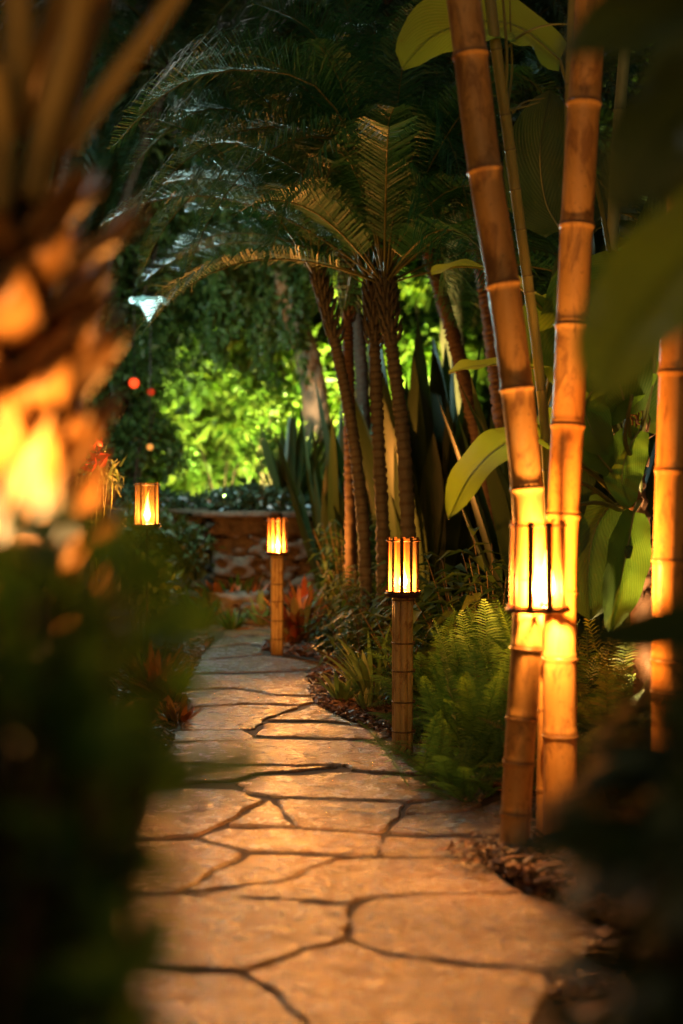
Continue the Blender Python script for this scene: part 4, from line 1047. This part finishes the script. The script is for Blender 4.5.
for k in range(60):
    p = at(rng.uniform(624, 648), rng.uniform(420, 600), 6.2+rng.uniform(-.05, .05)); q = p+Vector((rng.normal()*.05, rng.normal()*.05, rng.uniform(-.02, .1))); tube(mb, [p, p.lerp(q, .5)+Vector((.01, 0, .01)), q], [.006, .004, .002], 5)
tag(mb.build('fibre', BARK_R, root), kind='stuff')
H = at(636, 500, 6.2)
big_leaf(root, [at(568,448,5.9),at(530,437,5.8),at(500,447,5.7),at(470,476,5.6),at(448,519,5.55)], .20, BIGLEAF, nrm=(-.4, -1, 1.0), petiole=[H, at(600,470,6.05)])
big_leaf(root, [at(575,377,6.1),at(540,368,6.0),at(500,364,5.9),at(470,367,5.8),at(449,373,5.75)], .16, BIGLEAF, nrm=(0, -.3, 1), petiole=[at(630,470,6.2), at(606,410,6.15)])
big_leaf(root, [at(560,330,6.2),at(530,295,6.1),at(495,272,6.0),at(460,266,5.9),at(431,273,5.85)], .20, BIGLEAF, nrm=(0, -.3, 1), petiole=[at(630,460,6.2), at(600,380,6.15)])
big_leaf(root, [at(560,60,5.9),at(520,28,5.8),at(480,22,5.7),at(435,35,5.6),at(402,68,5.55)], .36, BIGLEAF, nrm=(0, -1.2, .8), petiole=[at(630,400,6.2), at(600,200,6.1)])
big_leaf(root, [at(640,270,6.1),at(605,285,6.0),at(580,335,5.95),at(562,392,5.9)], .42, BIGLEAF, nrm=(-.5, -1.2, .8), petiole=[at(634,470,6.2), at(655,350,6.15)])
big_leaf(root, [at(628,415,6.0),at(612,360,5.95),at(588,315,5.9),at(556,285,5.9)], .34, BIGLEAF, nrm=(-.3, -1, .6), petiole=[at(634,470,6.2)])
big_leaf(root, [at(640,430,6.3),at(655,380,6.3),at(668,330,6.25),at(672,270,6.2)], .34, BIGLEAF, nrm=(.2, -1, .3), petiole=[at(636,470,6.2)])
big_leaf(root, [at(580,300,6.3),at(548,318,6.2),at(532,350,6.15),at(528,392,6.1)], .24, BIGLEAF, nrm=(-.2, -1, .4), petiole=[at(632,460,6.2), at(612,350,6.25)])
big_leaf(root, [at(610,470,6.0),at(585,440,5.95),at(562,425,5.9),at(532,428,5.9)], .22, BIGLEAF, nrm=(-.2, -1, .8), petiole=[at(636,500,6.2)])
big_leaf(root, [at(600,380,6.0),at(585,405,5.95),at(592,430,5.9),at(608,455,5.9)], .2, BIGLEAF, nrm=(-.3, -1, .7), petiole=[at(636,470,6.2), at(618,400,6.1)])
big_leaf(root, [at(650,372,6.1),at(632,380,6.05),at(618,402,6.0),at(608,428,5.95)], .2, BIGLEAF, nrm=(-.5, -1, .5), petiole=[at(640,450,6.2)])
big_leaf(root, [at(640,430,6.1),at(628,450,6.05),at(622,480,6.0),at(630,508,5.95)], .18, BIGLEAF, nrm=(0, -1, .3), petiole=[at(634,470,6.2)])
big_leaf(root, [at(634,512,6.0),at(628,545,5.95),at(620,585,5.9),at(609,632,5.9)], .2, BIGLEAF, nrm=(.3, -1, .3), fold=.5, petiole=[at(640,500,6.2)])
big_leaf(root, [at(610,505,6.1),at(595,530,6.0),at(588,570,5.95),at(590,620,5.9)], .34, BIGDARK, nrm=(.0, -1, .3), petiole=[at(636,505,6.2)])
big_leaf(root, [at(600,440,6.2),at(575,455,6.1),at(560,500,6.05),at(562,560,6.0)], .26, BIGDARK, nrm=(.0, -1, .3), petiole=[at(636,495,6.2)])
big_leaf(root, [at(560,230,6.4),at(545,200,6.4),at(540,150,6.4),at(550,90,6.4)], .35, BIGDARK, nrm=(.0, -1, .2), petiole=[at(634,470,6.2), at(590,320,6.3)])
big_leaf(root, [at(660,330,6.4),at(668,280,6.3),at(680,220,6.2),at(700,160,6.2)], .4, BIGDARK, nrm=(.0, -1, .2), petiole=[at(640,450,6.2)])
mb = MB()
for q in ([at(638,528,6.2),at(615,495,6.1),at(590,472,6.0),at(572,462,5.95)], [at(640,540,6.2),at(620,512,6.1),at(595,490,6.0),at(570,478,5.9)], [at(642,530,6.2),at(622,512,6.1),at(600,503,6.0),at(575,505,5.9)], [at(640,500,6.2),at(638,470,6.1),at(625,440,6.0),at(632,395,5.9)]):
    tube(mb, spline(q, 20), np.linspace(.014, .008, 20), 8)
mb.build('petiole', STEM, root)
# second, darker, behind
b = gz(520, 8.0); root = thing('banana_plant', b, 'shady big-leaved plant behind the curved bamboo pole', 'plant', 'big-leaved tropical plants')
mb = MB(); tube(mb, spline([b, gz(525, 8.0, .7), gz(530, 8.0, 1.3)], 20), np.linspace(.07, .04, 20), 10, wob=.15); mb.build('trunk', STEM, root)
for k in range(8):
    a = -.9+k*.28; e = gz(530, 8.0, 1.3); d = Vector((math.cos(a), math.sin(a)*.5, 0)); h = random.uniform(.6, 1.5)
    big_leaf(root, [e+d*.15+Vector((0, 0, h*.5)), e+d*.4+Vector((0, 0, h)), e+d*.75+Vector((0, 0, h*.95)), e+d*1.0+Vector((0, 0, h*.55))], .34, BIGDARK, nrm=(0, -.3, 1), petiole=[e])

# ================================================================ NEAR PALM (left, out of focus)
PY = 1.98
pb = gz(14, PY); pb = gz(2, PY); root = thing('near_palm', pb, 'out of focus palm trunk with orange lit cut leaf bases at the left edge', 'palm')
mb = MB(); tube(mb, [pb+Vector((0, 0, z)) for z in np.linspace(0, 1.66, 40)], [.075+.008*math.sin(i*2) for i in range(40)], 16, wob=.15); mb.build('trunk', BARK_D, root)
def boot_mesh():
    mb = MB(); secs = [(0, .0, .050, .018), (.035, .018, .050, .020), (.075, .045, .042, .018), (.11, .066, .032, .014), (.118, .068, .026, .010)]
    V = []; A = []
    for (z, o, w_, t) in secs:
        for i in range(12):
            th = 2*math.pi*i/12; jag = (1+.35*math.sin(i*5.1)*math.cos(i*2.3)) if z > .1 else 1; V.append((o+t*math.cos(th)*(1 if math.cos(th) > 0 else .6), w_*math.sin(th)*(1.0 if z < .08 else .8), (z-.25*abs(math.sin(th))*w_)*jag)); A.append(.75 if z < .03 else .0)
    F = [(i*12+j, i*12+(j+1) % 12, (i+1)*12+(j+1) % 12, (i+1)*12+j) for i in range(4) for j in range(12)]+[tuple(range(12))[::-1], tuple(48+j for j in range(12))]
    mb.add(V, F, A); return np_mesh('leaf_base', np.array(V), F, True, None, {'scar': A})
bm_ = boot_mesh(); bm_.materials.append(BOOT)
for k in range(70):
    z = 1.0+k*.0091; a = k*2.39996+.5
    o = bpy.data.objects.new('leaf_base', bm_); COL.objects.link(o); o.parent = root
    o.location = (math.cos(a)*.068, math.sin(a)*.068, z); s = random.uniform(.75, 1.05); o.scale = (s*.9, s*.95, s*random.uniform(.95, 1.25)); o.rotation_euler = (R(random.uniform(-12, 12)), R(random.uniform(8, 34)), a)
cz = at(0, 190, PY).z
for pts, r in (([at(64,150,1.93),at(110,84,1.92),at(180,-12,1.9),at(290,-190,1.8)], .015), ([at(30,200,1.9),at(52,105,1.88),at(78,0,1.86),at(100,-160,1.8)], .021), ([at(10,120,1.88),at(16,60,1.86),at(17,-20,1.84),at(10,-200,1.8)], .024),
               ([at(-12,200,1.9),at(-30,80,1.9),at(-60,-80,1.9)], .02), ([at(40,190,2.03),at(70,90,2.05),at(110,-20,2.1),at(160,-200,2.2)], .015), ([at(-2,210,1.86),at(4,150,1.84),at(-4,60,1.8)], .018)):
    P = spline(pts, 24); mb = MB(); tube(mb, P, np.linspace(r, r*.7, 24), 12, flat=.75); mb.build('petiole', PETIOLE, root)
for k in range(12):
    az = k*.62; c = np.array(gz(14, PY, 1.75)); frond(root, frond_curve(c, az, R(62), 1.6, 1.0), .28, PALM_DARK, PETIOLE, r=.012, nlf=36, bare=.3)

# ================================================================ NEAR SHRUBS (out of focus)
def near_shrub(label, root_loc, tips, L, W, mat, nper=9, group='dark leafy shrubs close to the camera', spread=.05):
    base = Vector(root_loc); root = thing('near_shrub', base, label, 'shrub', group); mb = MB(); C, D, NN, LL = [], [], [], []
    for e in tips:
        e = Vector(e); m = base.lerp(e, .55)+Vector((0, 0, .08)); P = spline([base+Vector((random.uniform(-.04, .04), random.uniform(-.04, .04), 0)), m, e], 18)
        tube(mb, P, np.linspace(.006, .0025, 18), 5); T = norm(P[-1]-P[-3])
        for j in range(nper):
            t = 1-.045*j*1.6; p = P[0]*0+np.array([np.interp(t, np.linspace(0, 1, 18), P[:, i]) for i in range(3)])
            d = norm(rng.normal(size=3)*.75+T*.7); C.append(p); D.append(d); NN.append(norm(rng.normal(size=3)*.5+np.array([0, -.3, 1]))); LL.append(L*rng.uniform(.6, 1.15))
    mb.build('stem', BARK_D, root); LL = np.array(LL)
    V, F = leaf_cards(np.array(C), np.array(D), np.array(NN), LL, LL*W/L, curl=.15); put(np_mesh('foliage', V-np.array(base), F), mat, 'foliage', parent=root); return root
tips = []
def fill(poly, n, Y0, Y1):
    out = []; poly = np.array(poly, float); lo, hi = poly.min(0), poly.max(0)
    while len(out) < n:
        x, y = rng.uniform(lo[0], hi[0]), rng.uniform(lo[1], hi[1])
        if inside([x], [y], poly)[0]: out.append(at(x, y, rng.uniform(Y0, Y1)))
    return out
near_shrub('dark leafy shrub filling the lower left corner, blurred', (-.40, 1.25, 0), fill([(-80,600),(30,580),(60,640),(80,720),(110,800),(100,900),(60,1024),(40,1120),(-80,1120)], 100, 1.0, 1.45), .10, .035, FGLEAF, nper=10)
near_shrub('sparser green leaves reaching over the path from the lower left', (-.26, 1.1, 0), [at(*q, random.uniform(1.0, 1.15)) for q in ((100,560),(130,530),(60,560),(120,600),(120,630),(80,620),(150,600),(100,750),(190,765),(90,700),(80,720),(100,860),(60,540),(170,590),(10,560),(30,575),(-10,580),(50,570),(75,575),(90,520),(175,615),(40,590),(110,960))], .095, .036, FGGREEN, nper=9)
root = thing('near_sprig', (-.12, 1.05, 0), 'blurred sprig with long single leaves pointing right over the path', 'plant')
mb = MB(); tube(mb, spline([Vector((-.2, 1.1, 0)), at(90, 900, 1.08), at(110, 700, 1.08), at(120, 560, 1.08)], 24), np.linspace(.006, .002, 24), 6); mb.build('stem', STEM, root)
for pts, w_ in (([at(150,768,1.08),at(190,772,1.07),at(232,770,1.05),at(272,757,1.04)], .034), ([at(112,660,1.08),at(150,632,1.07),at(180,625,1.06),at(214,640,1.05)], .042), ([at(118,600,1.08),at(150,575,1.1),at(185,560,1.1)], .036),
                ([at(118,580,1.08),at(90,540,1.1),at(60,520,1.1)], .022), ([at(118,560,1.08),at(128,530,1.1),at(150,500,1.1)], .02), ([at(106,760,1.08),at(130,735,1.1),at(170,720,1.1)], .02), ([at(95,880,1.08),at(125,868,1.1),at(158,880,1.1)], .018)):
    big_leaf(root, pts, w_, FGGREEN, n=12, rib=.0015, nrm=(0, -.7, .7), petiole=[Vector((at(108, 700, 1.08).x, 1.08, at(0, pts[0] and (HOR+(CZ-pts[0].z)/1.08*FPX)+12, 1.08).z))])
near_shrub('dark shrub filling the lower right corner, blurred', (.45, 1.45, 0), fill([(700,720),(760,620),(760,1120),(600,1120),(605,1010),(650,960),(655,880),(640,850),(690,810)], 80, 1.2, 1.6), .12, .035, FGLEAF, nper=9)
# arching dark palm-like leaf on the right with orange sheen painted as leaf colour
b = Vector((.62, 1.5, 0)); root = thing('near_cycad', b, 'blurred arching fronds with painted orange sheen at the right edge', 'plant')
for pts in ([at(760,800,1.5),at(700,745,1.5),at(660,790,1.45),at(615,840,1.4),at(585,890,1.4)], [at(770,760,1.6),at(720,720,1.6),at(680,730,1.55),at(640,780,1.5)], [at(770,900,1.4),at(700,830,1.4),at(660,860,1.35),at(635,940,1.35)], [at(760,1000,1.4),at(700,930,1.4),at(650,960,1.3),at(610,1010,1.3)]):
    frond(root, spline([b]+[pts[0]]+pts[1:], 26), .13, FGLEAF, STEM, r=.007, nlf=30, bare=.45, droop=.3, width=.022)
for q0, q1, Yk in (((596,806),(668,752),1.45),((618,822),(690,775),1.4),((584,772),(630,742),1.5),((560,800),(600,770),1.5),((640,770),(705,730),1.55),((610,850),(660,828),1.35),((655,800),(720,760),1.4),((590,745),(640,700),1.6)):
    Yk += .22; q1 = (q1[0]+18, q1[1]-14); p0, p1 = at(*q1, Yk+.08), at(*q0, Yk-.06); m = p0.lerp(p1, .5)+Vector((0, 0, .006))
    big_leaf(root, [p0, m, p1], .020, GLINTLEAF, n=10, nrm=(0, .12, 1), fold=.05, rib=.0015, petiole=[b+Vector((0, 0, .6))])  # added strips, orange lantern streaks put into their colour
# leaf lying across, right middle
b = Vector((.75, 1.75, 0)); root = thing('near_banana', b, 'large blurred banana leaves hanging in from the right edge', 'plant')
mb = MB(); tube(mb, spline([b, b+Vector((0, .02, .9)), b+Vector((.02, .0, 1.5))], 20), np.linspace(.06, .045, 20), 12); mb.build('trunk', STEM, root)
top = b+Vector((.02, 0, 1.5))
for pts, w_, mt, nr in (([at(790,560,1.5),at(720,610,1.4),at(650,632,1.35),at(575,640,1.3)], .052, FGLEAF, (0, -1, .35)),
    ([at(800,190,1.9),at(740,215,1.85),at(680,265,1.8),at(628,330,1.75),at(600,398,1.72)], .16, BIGLEAF, (-.4, -1, .35)),
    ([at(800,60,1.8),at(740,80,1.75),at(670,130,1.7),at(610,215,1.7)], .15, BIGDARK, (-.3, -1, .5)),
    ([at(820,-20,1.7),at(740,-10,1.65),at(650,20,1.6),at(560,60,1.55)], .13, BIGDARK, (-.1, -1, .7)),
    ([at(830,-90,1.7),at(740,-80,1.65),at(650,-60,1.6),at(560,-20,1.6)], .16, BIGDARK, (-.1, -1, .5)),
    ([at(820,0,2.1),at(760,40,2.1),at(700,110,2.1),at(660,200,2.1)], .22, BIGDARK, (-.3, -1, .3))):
    big_leaf(root, pts, w_, mt, nrm=nr, rib=.004, petiole=[top, top.lerp(pts[0], .5)+Vector((0, 0, .08))])
